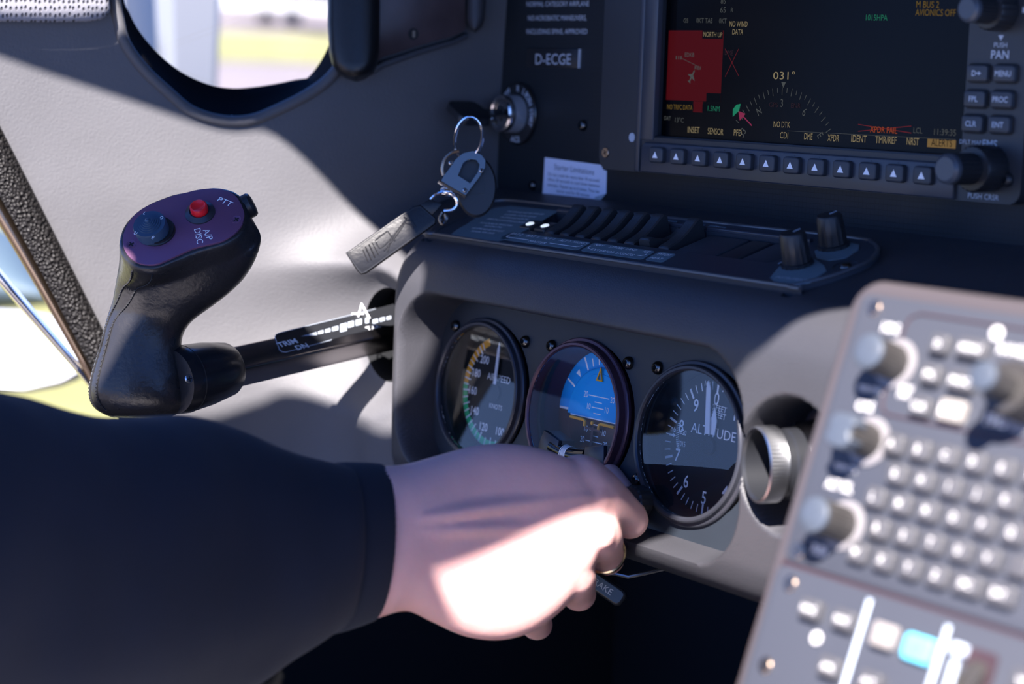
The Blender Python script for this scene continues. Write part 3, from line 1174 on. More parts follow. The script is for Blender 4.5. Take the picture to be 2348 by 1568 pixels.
for i in range(12):
    x = -37.0+17.6*i
    b.add(([(x-.25, -9.0, 2.3), (x+.25, -9.0, 2.3), (x+.25, -7.6, 2.0), (x-.25, -7.6, 2.0)], [(0, 1, 2, 3)]))
b.build('bar_tick_marks', 'black_m', du)
b = MB(); b.add(prism([(-47, -6), (177, -6), (177, 160), (-47, 160)], -7, -6)); scn = b.build('screen', 'screen', du)
b = MB(); b.add(prism([(-45.4, -6.8), (175.4, -6.8), (175.4, -3.4), (-45.4, -3.4)], -6, -1.2, .6)); b.build('screen_lip', 'black', du)
ZS = -5.9
HS = -6.0


def stext(items, m, name):
    for s, p0, p1, h in items:
        b = MB(); tfit(b, FB, s, p0, p1, h, .12, hz=HS, bold=.0); b.build(name, m, scn)


def srect(mb, p, z=.05, w=None):
    """rectangle on the screen through the photographed corner positions (left top, right bottom)"""
    a = FB.loc(*p[0], HS); c = FB.loc(*p[1], HS)
    x0, x1, y0, y1 = a[0], c[0], c[1], a[1]
    if w is None:
        mb.add(([(x0, y0, HS+z), (x1, y0, HS+z), (x1, y1, HS+z), (x0, y1, HS+z)], [(0, 1, 2, 3)]))
    else:
        for q in ([(x0, y0), (x1, y0)], [(x1, y0), (x1, y1)], [(x1, y1), (x0, y1)], [(x0, y1), (x0, y0)]): mb.add(strip(q, w, HS+z))


def sline(mb, p, q, w, z=.1):
    mb.add(strip([FB.loc(*p, HS), FB.loc(*q, HS)], w, HS+z))


stext([('INSET', (1577, 304), (1604, 305.5), 3.4), ('SENSOR', (1623, 307), (1658.5, 310), 3.4), ('PFD', (1682.6, 310.6), (1700.6, 312), 3.4),
       ('CDI', (1788.6, 317), (1807, 318.3), 3.4), ('DME', (1844, 319.4), (1863, 321), 3.4), ('XPDR', (1897.6, 323), (1924, 324.6), 3.4),
       ('IDENT', (1952, 325), (1987, 327), 3.5), ('TMR/REF', (2007, 328), (2056, 330), 3.5), ('NRST', (2079, 331.5), (2107, 333), 3.5),
       ('NO DTK', (1774, 291.5), (1811.5, 293), 3.2), ('NO WIND', (1673, 61), (1714, 61.5), 2.9), ('DATA', (1679.5, 79), (1704, 79.5), 2.9)], 's_cream', 'softkey_legend')
stext([('GS', (1567.5, 51.6), (1578, 52), 2.3), ('0KT TAS', (1597, 52), (1633.6, 53), 2.6), ('0KT', (1649, 53), (1666, 53.5), 2.6), ('65', (1651.6, 28.7), (1664, 29), 2.9), ('85', (1653, 8.4), (1664, 8.6), 2.9),
       ('LCL', (2094.6, 305), (2115, 306), 2.7), ('11:39:35', (2142, 309), (2192, 311.5), 3.0), ('OAT', (1522.7, 275), (1538, 276), 2.3), ('13°C', (1548, 280), (1568, 281), 2.6),
       ('EDKB', (1570.5, 130), (1592, 130.6), 2.3), ('III', (1550, 136), (1563, 136.5), 1.9), ('RBI', (1593, 159), (1607, 160), 1.9), ('R', (1676, 28), (1681, 28), 2.4)], 's_grey', 'data_text')
stext([('NO TRFC DATA', (1530, 250.0), (1588, 252.6), 2.7), ('M BUS 2', (2101, 17), (2153, 18), 3.1), ('AVIONICS OFF', (2099, 35.5), (2191, 37), 3.1)], 's_amber', 'caution_text')
stext([('1.5NM', (1623, 254), (1650, 255.5), 2.8), ('1015HPA', (1985.6, 46.7), (2035, 47.5), 2.9)], 's_green', 'green_readouts')
stext([('XPDR FAIL', (1995, 303), (2057.5, 306.5), 3.0)], 's_orange', 'transponder_warning')
stext([('NORTH UP', (1613, 84), (1656, 85.5), 2.6), ('031°', (1773, 181.7), (1823, 182.5), 4.0)], 's_cream', 'heading_readout')
stext([('GPS', (1764, 245), (1784, 246), 2.5), ('ENR', (1814, 247), (1836, 248), 2.5), ('DME', (1662, 126), (1681, 127), 2.6)], 's_dim', 'dim_text')
b = MB(); srect(b, ((1534, 70), (1652, 234)), .02); srect(b, ((1590, 232), (1611, 258)), .02); mp = b.build('map_inset', 's_red', scn)
for q in (((1611, 70), (1657, 89)), ((1527, 239), (1590, 254)), ((1611, 238), (1651, 258)), ((1620, 213), (1652, 234))):
    b = MB(); srect(b, q, .05); b.build('data_box', 's_black', scn)
b = MB()
sline(b, (1564, 134), (1600, 152), .25, .08)
ax, ay = FB.loc(1586, 176, HS)
A = T(ax, ay, 0) @ RZ(math.radians(-32))
for q in ([(-.5, -3.4), (.5, -3.4), (.5, 3.6), (0, 4.4), (-.5, 3.6)], [(-3.6, -.6), (3.6, -.6), (.4, 1.6), (-.4, 1.6)], [(-1.5, -3.6), (1.5, -3.6), (.3, -2.6), (-.3, -2.6)]): b.add(flat(q, HS+.09), A)
b.build('aircraft_symbol', 's_grey', mp)
b = MB(); sline(b, (1663, 112), (1694, 174), .3); sline(b, (1694, 112), (1663, 176), .3); b.build('failure_cross', 's_red2', scn); b = MB(); sline(b, (1968, 285), (2090, 305), .35); sline(b, (1968, 301), (2090, 289), .35); b.build('failure_cross', 's_red2', scn)
b = MB(); srect(b, ((2127, 318), (2191, 341)), .05); b.build('alert_box', 's_box', scn)
b = MB(); tfit(b, FB, 'ALERTS', (2135, 334.5), (2183, 337), 3.4, .12, hz=HS, bold=.0); b.build('alert_text', 's_black', scn)
# compass rose
ox, oy = FB.loc(1797, 190, HS)
oy -= 44
b = MB()
for k in range(-11, 13):
    a = k*5-1
    if abs(a) > 62: continue
    A = math.radians(90-a)
    r0 = 39.0 if k % 2 else 37.6
    b.add(strip([(ox+r0*math.cos(A), oy+r0*math.sin(A)), (ox+41.6*math.cos(A), oy+41.6*math.sin(A))], .38, HS+.08))
for s, a in (('N', -31), ('3', -1), ('6', 29), ('E', 58), ('33', -60)):
    A = math.radians(90-a)
    ctext(b, s, ox+33.5*math.cos(A), oy+33.5*math.sin(A), 4.2, HS+.08, 0, -math.radians(a), 0, .8)
b.add(([(ox-1.7, oy+44.4, HS+.1), (ox, oy+41.4, HS+.1), (ox+1.7, oy+44.4, HS+.1)], [(0, 1, 2)]))
sline(b, (1806, 300), (2192, 320), .18)
b.build('compass_rose', 's_grey', scn)
b = MB()
mx, my = FB.loc(1690, 253, HS)
b.add(flat([(mx-3.0, my-3.6), (mx-.4, my-1.6), (mx+1.6, my-.4), (mx+2.6, my+3.6), (mx-.6, my+3.0), (mx-3.2, my+.4)], HS+.08)); b.build('heading_bug', mat('screen bug green', (.002, .002, .002), .5, emit=(.0, .16, .07)), scn)
b = MB()
a0 = FB.loc(1695, 257, HS); a1 = FB.loc(1724, 288, HS)
b.add(strip([a0, a1], .7, HS+.09)); b.add(flat([(a0[0]-.6, a0[1]+.6), (a0[0]+5.0, a0[1]-.8), (a0[0]+.8, a0[1]-4.6)], HS+.09)); b.build('course_pointer', 's_pink', scn)
# right hand keys
b = MB()
KEYS = [('D', 183.6, 35.4), ('MENU', 199.2, 35.5), ('FPL', 183.0, 23.5), ('PROC', 198.6, 23.6), ('CLR', 182.5, 11.9), ('ENT', 198.2, 12.0)]
for s, x, y in KEYS:
    q = MB(); q.add(prism([(p[0]+x, p[1]+y) for p in rr(12.2, 7.8, 1.6, 5)], -1, 3.0, .9, 3)); k = q.build('menu_key', 'keyb', du)
    q = MB(); ctext(q, s, x-(1.2 if s == 'D' else 0), y, 2.5, 3.12, sx={'D': 1, 'MENU': .95, 'PROC': .95}.get(s, 1), bold=.02)
    if s == 'D': q.add(flat([(x-.4, y-.3), (x+1.4, y-.3), (x+1.4, y-1), (x+3, y), (x+1.4, y+1), (x+1.4, y+.3), (x-.4, y+.3)], 3.12))
    q.build('legend', 'print_d', k)
    b.add(prism([(p[0]+x, p[1]+y) for p in rr(14.0, 9.6, 2.2, 5)], -.2, .12))
b.build('key_wells', 'black_m', du)
for s, x, y, h in (('PUSH', 194.4, 48.6, 2.3), ('PAN', 194.4, 44.2, 3.8), ('FMS', 192.0, 2.9, 3.6), ('DFLT MAP', 180.6, 3.2, 2.0), ('PUSH CRSR', 190.2, -21.8, 2.5)):
    b = MB(); ctext(b, s, x, y, h, .1, bold=.01 if h > 3 else 0); b.build('lettering', 'print_d', du)
b = MB()
b.add(([(192.8, 53.0, .1), (196.0, 53.0, .1), (194.4, 50.6, .1)], [(2, 1, 0)]))
b.add(([(205.6, 66, .1), (208.0, 64.4, .1), (205.6, 62.8, .1)], [(2, 1, 0)]))
X = T(194.0, 64.5, 0)
q = MB(); arc(q, -55, 60, 11.6, 12.6, .1); b.add((q.v, q.f), X)
ctext(b, '-', 187.0, 76, 3, .1); ctext(b, '+', 205.6, 72.5, 3, .1)
b.build('range_knob_marks', 'print_d', du)


def knob(parent, name, x, y, prof, m, cap=None, kn=0, knurl=.35):
    b = MB(); b.add(lathe(prof, 40, kn=kn, knurl=knurl)); o = b.build(name, m, parent); o.location = (x*.001, y*.001, 0)
    return o


k = knob(du, 'range_knob', 194.4, 64.0, [(9.4, 0), (9.4, 9.5), (8.6, 11), (6.4, 11.2), (6.2, 22.5)], 'black', kn=24)
knob(k, 'knob_cap', 0, 0, [(6.3, 22.4), (6.1, 24.6), (4.6, 25.8)], 'knobcap')
k = knob(du, 'cursor_knob', 193.4, -8.6, [(11.0, 0), (11.0, 12.5), (10.2, 14), (7.4, 14.3), (7.2, 29)], 'black', kn=24)
knob(k, 'knob_cap', 0, 0, [(7.2, 28.8), (7.0, 31.2), (5.4, 32.6)], 'knobcap')
b = MB(); b.add(lathe([(2.6, 0), (2.6, .4)], 24), T(-63.4, -5.2, 0)); b.build('light_sensor', 'print_d', du)
x, y = FB.loc(1389, 350); screw(du, x, y, 3.0, 0, 'bronze', socket=False)
x, y = FB.loc(2311, 412); screw(du, x, y, 3.4, 0, 'black', socket=True)


# ================================================================== SWITCH STRIP
sp_ = thing('switch_panel', 'long low switch strip with curved rocker switches on the dash shelf', 'switch panel', FS)
SL = [(-88, 19.0), (-84, 47.5), (119, 47.5), (119, 19.0)]
SLOT = [(-90.5, 26), (-85, 46), (-82, 48), (104, 48), (107, 46), (119, 22), (118, 19.5), (-84, 18.0), (-87, 19)]
SLOT = [(-86.5, 20), (-88.5, 46), (-86, 48.5), (116.5, 48.5), (119, 46), (119, 21), (116.5, 18.8), (-84, 18.2)]
b = MB()
b.add(holed(OUTS, [SLOT], -9, 2.2))
b.build('face_plate', mat('navy black switch panel', (.030, .037, .05), .38, bump=.1, bscale=1500), sp_)
b = MB()
rim = offset(OUTS, .6)
b.add(tube([(x, y, 2.1) for x, y in rim], 1.1, 8, closed=True))
b.build('edge_trim', mat('dark satin edge', (.085, .09, .10), .3, metal=.4), sp_)
b = MB(); b.add(prism([(-89, 17), (120, 17), (120, 50), (-89, 50)], -9.5, -8.5)); b.build('slot_floor', 'black_m', sp_)
b = MB()
for x0, x1 in ((-84, -12), (-8, 24), (27, 39), (42, 116)): b.add(prism([(x0, 49.3), (x1, 49.3), (x1, 51.6), (x0, 51.6)], 2, 3.9, .9, 3))
b.build('ridge', 'bezel_hi', sp_)
b = MB()
for x0, x1 in ((-12, 12), (18, 34), (38, 50)):
    b.add(prism([(x+(x0+x1)/2, y+54.8) for x, y in rr(x1-x0, 3.0, .6, 3)], 2.1, 2.5))
b.build('on_tags', 'label', sp_)
for x in (0, 26, 44):
    b = MB(); ctext(b, 'ON', x, 54.8, 1.9, 2.6, bold=0); b.build('on_lettering', 'print_d', sp_)


def rocker(x, up=True):
    w = 8.2
    b = MB()
    # side profile along v: low front, curved face rising to the back (or the other way round)
    pr = [(20.5, -6), (20.5, 1.0), (22, 2.4), (27, 3.0), (33, 4.6), (39, 7.4), (43, 9.6), (45.5, 10.2), (47, 9.0), (47, -6)]
    if not up: pr = [(20.5, -6), (20.5, 4.8), (22, 5.6), (25, 5.0), (33, 1.4), (39, .4), (44, 1.2), (47, 2.6), (47.4, 1.8), (47.4, -6)]
    pr = [pr[0]]+[tuple(p)[:2] for p in catmull([(a, c, 0) for a, c in pr[1:-1]], 5)]+[pr[-1]]
    rings = []
    for dx, k in ((-w/2, .8), (-w/2+.9, 0), (w/2-.9, 0), (w/2, .8)):
        rings.append([(x+dx, a, c-(k if c > -2 else 0)) for a, c in pr])
    b.add(loft(rings))
    return b.build('rocker_switch', 'rockm', sp_)


M['rockm'] = mat('satin black rocker', (.028, .03, .034), .33, bump=.25, bscale=1500)
for x in (-56.8, -43.4, -30.0, -16.2, -2.6, 11.2, 38.6): rocker(x)
rocker(24.8, False)
for x0, x1 in ((47, 76), (78.5, 92.5), (95, 116)):
    b = MB(); b.add(prism([(x+(x0+x1)/2, y+33.5) for x, y in rr(x1-x0, 26.5, 1, 3)], -3, .9, .5)); b.build('blank_cover', 'keyb' if x1 != 92.5 else 'bezel', sp_)
for x in (-79.0, -65.3):
    b = MB(); b.add(prism([(p[0]+x, p[1]+26.5) for p in rr(9.0, 12, 1.0, 4)], -6, 3.2, .8)); k = b.build('battery_switch', 'rockm', sp_)
    b = MB(); b.add(lathe([(2.5, 3.1), (2.3, 3.7), (1.2, 4.1)], 20), T(x, 25.6, 0)); b.build('lens', 'glow', k)
b = MB()
PL = [FS.loc(x, y, 2.2) for x, y in ((1036, 537), (1048, 527), (1071, 514), (1096, 497), (1120, 484), (1136, 477), (1171, 473), (1281, 484), (1250, 502), (1217, 521), (1190, 537), (1170, 547), (1139.5, 553), (1085, 550), (1048, 544))]
b.add(prism(PL, 2.0, 2.45)); b.build('warning_placard', 'label', sp_)
b = MB()
rows = [('THIS AIRPLANE MUST BE OPERATED', (1160, 486), (1244, 493)), ('AS A NORMAL CATEGORY AIRPLANE', (1154, 493), (1226, 499)), ('IN COMPLIANCE WITH THE', (1146, 499), (1208, 505)), ('OPERATING LIMITATIONS AS STATED', (1114, 503), (1200, 512)),
        ('NO ACROBATIC MANEUVERS', (1099, 512), (1172, 519)), ('INCLUDING SPINS', (1108, 519), (1148, 523)), ('ARE APPROVED. SEE THE FLIGHT', (1080, 524), (1152, 532)), ('MANUAL FOR LIMITS', (1078, 531), (1130, 537))]
for s, p, q in rows: tfit(b, FS, s, p, q, 2.1, .1, hz=2.5, bold=0)
b.build('placard_text', 'print', sp_)
for nm, p in (('master', [(-81, 11.8), (-80, 13.2), (-12, 13.8), (-10.4, 12.6), (-8.6, 3.2), (-10, 1.8), (-76, 1.8), (-78, 3)]), ('exterior', [(-8.4, 12.8), (-7, 13.9), (39, 14.0), (41, 12.8), (43.4, 3.0), (42, 1.7), (-4, 1.5), (-6, 2.6)]),
              ('pitot', [(43.8, 12.8), (45, 14), (55.4, 14), (57, 12.8), (59, 3), (57.8, 1.8), (47, 1.8), (45.4, 3)])):
    b = MB(); b.add(prism(p, 2.0, 2.45)); b.build('label_plate', 'label', sp_)
TXT = [('BAT 2', -77.5, -67.5, 10.2), ('BAT 1', -63, -53, 10.2), ('ALT 1', -48.5, -39, 10.2), ('ALT 2', -34, -25, 10.2), ('AVIONICS', -23.4, -10.8, 10.4), ('NAV', -4.5, 2.5, 10.8), ('STROBE', 7.4, 18.6, 10.8), ('LAND', 21, 29, 10.8), ('ICE', 34.5, 39, 10.8), ('PITOT', 46.5, 56, 10.2), ('HEAT', 47, 55.5, 4.6), ('MASTER', -53, -38, 3.6), ('EXTERIOR LIGHTS', -.5, 34, 4.2)]
b = MB()
for s, a, c, y in TXT: text(b, s, a, y-.6, c, y-.6, 2.5, 2.6, bold=0)
for P in ([(-76, 8.4), (-76, 6.4), (-75, 5.2), (-55, 5.2)], [(-36, 5.2), (-13, 5.2), (-12, 6.4), (-12, 8.4)], [(-5, 8.6), (-5, 7.0), (-4, 5.6), (-2, 5.6)], [(36, 5.6), (39, 5.6), (40, 7), (40, 8.6)]): b.add(strip(P, .7, 2.6))
b.build('lettering', 'print', sp_)
for nm, (cx, cy), P in (('instrument_dimmer', (135.2, 20.5), [FS.loc(x, y, 2.2) for x, y in ((1792, 606), (1766, 637), (1775, 645), (1830, 652), (1856, 649), (1895, 622), (1890, 610), (1870, 596), (1830, 590))]),
                        ('flood_dimmer', (133.6, 47.4), [FS.loc(x, y, 2.2) for x, y in ((1873, 592), (1900, 598), (1940, 592), (1968, 574), (1970, 562), (1945, 556), (1900, 560), (1868, 576))])):
    b = MB(); b.add(prism(P, 2.0, 2.45)); b.build('dimmer_label', 'label', sp_)
    k = knob(sp_, 'dimmer_knob', cx, cy, [(8.0, 2.4), (8.0, 4.0), (6.9, 4.4), (6.7, 9), (6.3, 17.8, .6), (5.6, 18.8, 0)], 'black', kn=16, knurl=.5)
    b = MB(); b.add(prism([(-.4, 1), (.4, 1), (.4, 5.4), (-.4, 5.4)], 18.7, 19.0)); b.build('pointer_line', 'print_d', k)
b = MB(); tfit(b, FS, 'INSTRUMENT', (1776, 637), (1844, 646), 2.8, .1, hz=2.5, bold=0)
arcp = [(135.2+11*math.cos(a), 20.5+11*math.sin(a)) for a in [pi*.75+i*.12 for i in range(9)]]
b.add(strip(arcp, 1.0, 2.6)); b.build('lettering', 'print_d', sp_)
x, y = FS.loc(1939, 610, 2.2)
b = MB(); b.add(lathe([(6.4, 2.2), (6.0, 2.5), (4.4, 1.2)], 32), T(x, y, 0)); b.build('screw_recess', 'black', sp_)
screw(sp_, x, y, 3.2, 1.0, socket=True)

# ================================================================== UPPER PANEL ITEMS
rp = thing('registration_placard', 'small black placard reading D-ECGE above the key switch', 'placard', FU)
b = MB(); cx0, cy0 = FU.loc(1211, 111); cx1, cy1 = FU.loc(1329, 156.5)
b.add(prism([(cx0, cy1), (cx1, cy1), (cx1, cy0), (cx0, cy0)], 0, 1.2, .2)); b.build('plate', 'black', rp)
b = MB(); tfit(b, FU, 'D-ECGE', (1228, 147.5), (1309, 148), 6.4, .12, hz=1.2, bold=.0); b.build('lettering', 'print_d', rp)
b = MB(); b.add(prism([(cx1-.1, cy1), (cx1+.8, cy1), (cx1+.8, cy0), (cx1-.1, cy0)], 0, 1.25)); b.build('bright_edge', 'print_d', rp)

st = thing('starter_sticker', 'white paper sticker with the starter limitations, one corner peeling', 'sticker', FU)
b = MB()
P = [FU.loc(x, y) for x, y in ((1250, 361), (1379, 378), (1383.5, 388.6), (1391.7, 391.7), (1390.5, 443.7), (1381, 449), (1370, 464), (1245, 445))]
b.add(prism(P, .02, .25)); b.build('sheet', 'paper', st)
b = MB(); c = [FU.loc(x, y) for x, y in ((1390.5, 443.7), (1372.8, 465), (1369, 452))]
b.add(([(c[0][0], c[0][1], .3), (c[1][0], c[1][1], .3), (c[2][0], c[2][1], 2.2)], [(0, 1, 2)])); b.build('peeled_corner', 'print_d', st)
b = MB()
tfit(b, FU, 'Starter Limitations', (1271, 388), (1362, 401), 3.3, .1, hz=.25, bold=0)
for s, p, q in (('Do not crank for more than 10 seconds!', (1257, 402), (1375, 418)), ('Allow 20 seconds to cool down between', (1256, 414), (1375, 430)), ('attempts. Repeat up to 6 times. Then let', (1255, 426), (1374, 443)), ('starter cool for 30 minutes', (1276, 440.5), (1352, 452))):
    tfit(b, FU, s, p, q, 1.9, .1, hz=.25, bold=0)
b.build('printing', 'ink', st)

IG = FU.at(*FU.loc(1190, 261))
ig = thing('ignition_switch', 'round silver key switch in a black ring lettered R L BOTH START', 'switch', IG)
b = MB(); b.add(lathe([(19.5, 0), (19.5, 1.6), (18.8, 2.2), (10, 2.3)], 64)); b.build('ring_plate', 'black', ig)
b = MB(); b.add(tube([(19.0*math.cos(a), 19.0*math.sin(a), 1.9) for a in [i*2*pi/64 for i in range(64)]], .5, 6, closed=True)); b.build('ring_edge', 'dsteel', ig)
b = MB()
for s, a in (('R', 5), ('OFF', -38), ('L', 28), ('B', 40), ('O', 48), ('T', 56), ('H', 64), ('S', 80), ('T', 88), ('A', 96), ('R', 104), ('T', 112)):
    A = math.radians(90-a); ctext(b, s, 15.8*math.cos(A), 15.8*math.sin(A), 3.6, 2.45, 0, A-pi/2, .02, .8)
ctext(b, 'ACS', 0, -15.8, 3.4, 2.45, bold=.02)
b.build('lettering', 'print_d', ig)
b = MB(); b.add(lathe([(11.6, 2), (11.6, 10.5, 1), (11.3, 11, 0)], kn=60, knurl=.35, cap1=False)); b.build('knurled_barrel', mat('matte steel', (.30, .31, .34), .5, metal=.3), ig)
b = MB(); b.add(lathe([(11.3, 10.5), (11.5, 13), (11.0, 14.6), (9.6, 15.2), (8.2, 14.6), (7.9, 13.4)], 48)); b.build('bezel_rim', 'chrome', ig)
b = MB(); b.add(prism(rr(2.4, 9, .4), 13.3, 13.6)); b.build('key_slot', 'black', ig)

ky = thing('ignition_key', 'black headed key pushed into the silver key switch', 'key', IG)
b = MB()
KH = [(-14, -3.2), (-14, 3.2), (-12, 4.6), (10, 4.6), (12.5, 2.6), (12.5, -2.6), (10, -4.6), (-12, -4.6)]
Xk = RZ(math.radians(20)) @ Matrix.Rotation(math.radians(90), 4, 'Y')
b.add(prism([(x, y) for x, y in rr(24, 23, 6, 6)], -2.4, 2.4, 1.1, bottom=True), T(0, 0, 0) @ RZ(math.radians(62)) @ Matrix.Rotation(math.radians(90), 4, 'Y') @ T(-38.5, 0, 0))
b.build('key_head', 'black', ky)
b = MB(); b.add(prism(rr(16, 8, 1), -1.0, 1.0, .3, bottom=True), RZ(math.radians(62)) @ Matrix.Rotation(math.radians(90), 4, 'Y') @ T(-20, 0, 0)); b.build('key_blade', 'black', ky)

# ================================================================== KEYCHAIN
KD = 1.062
FK = Frame(at(1075, 420, KD), CR, CU)     # hangs about square to the view
def K(x, y, z=0): a = FK.loc(x, y, z); return (a[0], a[1], z)
kc = thing('keychain', 'chrome rings, clip and black leather fob hanging from the ignition key', 'keychain', FK)


def ellring(cx, cy, rx, ry, ang, zt, n=40, z0=0):
    o = K(cx, cy)
    s = KD*1000/FPX
    out = []
    for i in range(n):
        t = 2*pi*i/n
        x, y = rx*s*math.cos(t), ry*s*math.sin(t)
        c, q = math.cos(ang), math.sin(ang)
        out.append((o[0]+x*c-y*q, o[1]+x*q+y*c, z0+zt*math.sin(t)+.3*math.cos(2*t)))
    return out


b = MB(); b.add(tube(ellring(1074, 318, 31, 46, math.radians(-12), 5, z0=4), .85, 8, closed=True)); b.add(tube(ellring(1075, 320, 31.5, 46, math.radians(-12), 5, z0=2.5), .85, 8, closed=True)); b.build('split_ring', 'chrome', kc)
b = MB()
o = K(1098, 418); b.add(lathe([(11.0, -1), (12.2, 0), (12.2, 2.2), (11.2, 3.2)], 64, cap0=True), T(o[0]-1.5, o[1]-2, -9) @ Matrix.Diagonal((.94, 1.42, 1, 1)))
b.add(prism(rr(7.5, 6, 1), -5.9, -5.2), T(o[0]-1, o[1]-3, 0)); b.build('round_tag', 'black', kc)
b = MB()   # D shaped snap clip
clip = [(1019, 402), (1012, 415), (1055, 447), (1066, 450), (1098, 408), (1112, 385), (1113, 368), (1104, 356), (1085, 347), (1062, 352), (1045, 366), (1030, 388)]
hole = [(1050, 403), (1078, 421), (1096, 395), (1100, 378), (1092, 367), (1075, 365), (1062, 374)]
b.add(holed([K(x, y)[:2] for x, y in clip], [[K(x, y)[:2] for x, y in hole]], -1.4, 1.6)); b.build('snap_clip', 'dsteel', kc)
b = MB(); b.add(tube([K(1006, 416, 1.5), K(1030, 431, 1.8), K(1067, 452, 1.5)], 1.1, 8)); b.build('clip_bar', 'chrome', kc)
b = MB(); arcs = [K(1017, 402, .8), K(1014, 385, 1), K(1020, 365, 1.2), K(1036, 350, 1.4), K(1052, 346, 1.2)]; b.add(tube(catmull(arcs, 6), 1.0, 8)); b.build('clip_gate', 'bronze', kc)
for p in ((1034, 374), (1104, 392), (1066, 437)):
    screw(kc, *K(*p)[:2], 1.4, 1.5, 'steel')
b = MB(); b.add(lathe([(2.4, -3), (3.0, -1), (3.0, 2), (1.8, 4)], 20, cap0=True), Matrix.Translation(K(1022, 440)) @ Matrix.Rotation(math.radians(90), 4, 'Y') @ RZ(.3)); b.build('swivel', 'chrome', kc)
b = MB(); b.add(tube(catmull([K(987, 458, 0), K(1000, 446, 1.5), K(1020, 440, 2), K(1040, 448, 2), K(1049, 466, 1), K(1040, 480, 0), K(1018, 484, -1)], 6), 1.0, 8)); b.build('d_ring', 'chrome', kc)
b = MB(); b.add(tube(catmull([K(1018, 486, -1), K(1024, 500, -1), K(1016, 514, -1), K(1009, 502, -1), K(1016, 486, 0)], 6), 1.1, 8)); b.build('rivet', 'dsteel', kc)
# leather fob
FOB = [(793, 580), (803, 574), (900, 505), (948, 473), (965, 470), (1000, 500), (999, 513), (985, 524), (840, 627), (828, 630), (818, 620)]
fo = [K(x, y)[:2] for x, y in FOB]
b = MB(); b.add(prism(fo, -1.6, 1.7, .8, 3, bottom=True)); b.add(prism([K(x, y)[:2] for x, y in ((955, 475), (985, 456), (1014, 468), (990, 496))], -1.2, 1.2, .5, bottom=True)); fb = b.build('leather_fob', 'leather2', kc) if 'leather2' in M else None
M['leather2'] = mat('soft black leather', (.0065, .0062, .007), .36, bump=.25, bscale=500)
if fb is None: fb = b.build('leather_fob', 'leather2', kc)
b = MB()
b.add(tube([(x, y, 1.5) for x, y in offset(fo if area(fo) > 0 else fo[::-1], 1.1)], .28, 6, closed=True)); b.build('edge_stitching', 'black', fb)
b = MB()   # embossed winged mark and three lines of lettering
for P in ([(933, 500), (900, 545), (888, 577)], [(925, 497), (930, 507), (905, 545), (880, 575)], [(930, 506), (942, 506), (953, 520)], [(926, 512), (940, 514), (948, 524)], [(862, 555), (870, 568), (884, 560), (905, 536)], [(860, 552), (874, 540), (888, 530)], [(888, 530), (906, 552)]):
    b.add(tube(catmull([K(x, y, 1.7) for x, y in P], 4), .42, 6))
b.build('embossed_mark', 'leather2', fb)
b = MB()
a0, a1 = K(834, 568), K(846, 598)
for i, (s, k) in enumerate((('FLY', .0), ('DRIVE', .4), ('CLUB', .8))):
    p = K(832+i*9, 566-i*6); q = K(852+i*9, 597-i*6)
b.add(tube([K(832, 572, 1.7), K(844, 600, 1.7)], .3, 5)); b.add(tube([K(838, 566, 1.7), K(852, 596, 1.7)], .45, 5)); b.add(tube([K(846, 560, 1.7), K(860, 590, 1.7)], .45, 5)); b.add(tube([K(853, 556, 1.7), K(868, 584, 1.7)], .3, 5))
b.build('embossed_lines', 'leather2', fb)

# ================================================================== AIR VENT
vc = Frame(V((VX-.001, -.008, VZ)), (math.cos(.37), -math.sin(.37), 0), (0, 0, 1))
av = thing('air_vent', 'round silver and black air vent with a knurled rim beside the altimeter', 'vent', vc)
b = MB(); b.add(lathe([(21, -28), (24.5, -14), (26.2, -6), (25.5, -4), (22, -5), (17, -10)], 48, cap1=False)); b.build('socket', 'ring', av)
b = MB(); b.add(lathe([(16.5, -16), (19.5, -8), (20.0, -1), (18.6, 5.5), (16.5, 9)], 56, cap1=False)); b.build('ball', mat('polished dark ball', (.22, .22, .24), .16, metal=1), av)
b = MB(); b.add(lathe([(16.4, 8), (16.2, 14), (15.2, 15), (15.0, 20)], 48, cap1=False)); b.build('neck', 'black', av)
b = MB(); b.add(lathe([(15.6, 19, 0), (17.4, 19.6, 0), (17.5, 20, 1), (17.5, 27.5, 1), (17.2, 28, 0), (16.3, 28.4, 0)], kn=64, knurl=.5, cap1=False)); b.build('knurled_rim', 'steel', av)
b = MB(); vs, fs = lathe([(16.4, 28.4), (15.2, 27), (14.4, 2), (4, 0)], 48, cap1=True); b.add((vs, fs)); b.build('throat', 'black', av)

# ================================================================== UPPER LEFT TRIM PIECES
def vbar(name, P, R, m, label, cat, n=24, parent=None):
    b = MB(); b.add(tube([at(*p) for p in P], R, n)); o = b.build(name, m, parent, scale=1, smooth=50)
    if label: tag(o, label, cat)
    return o


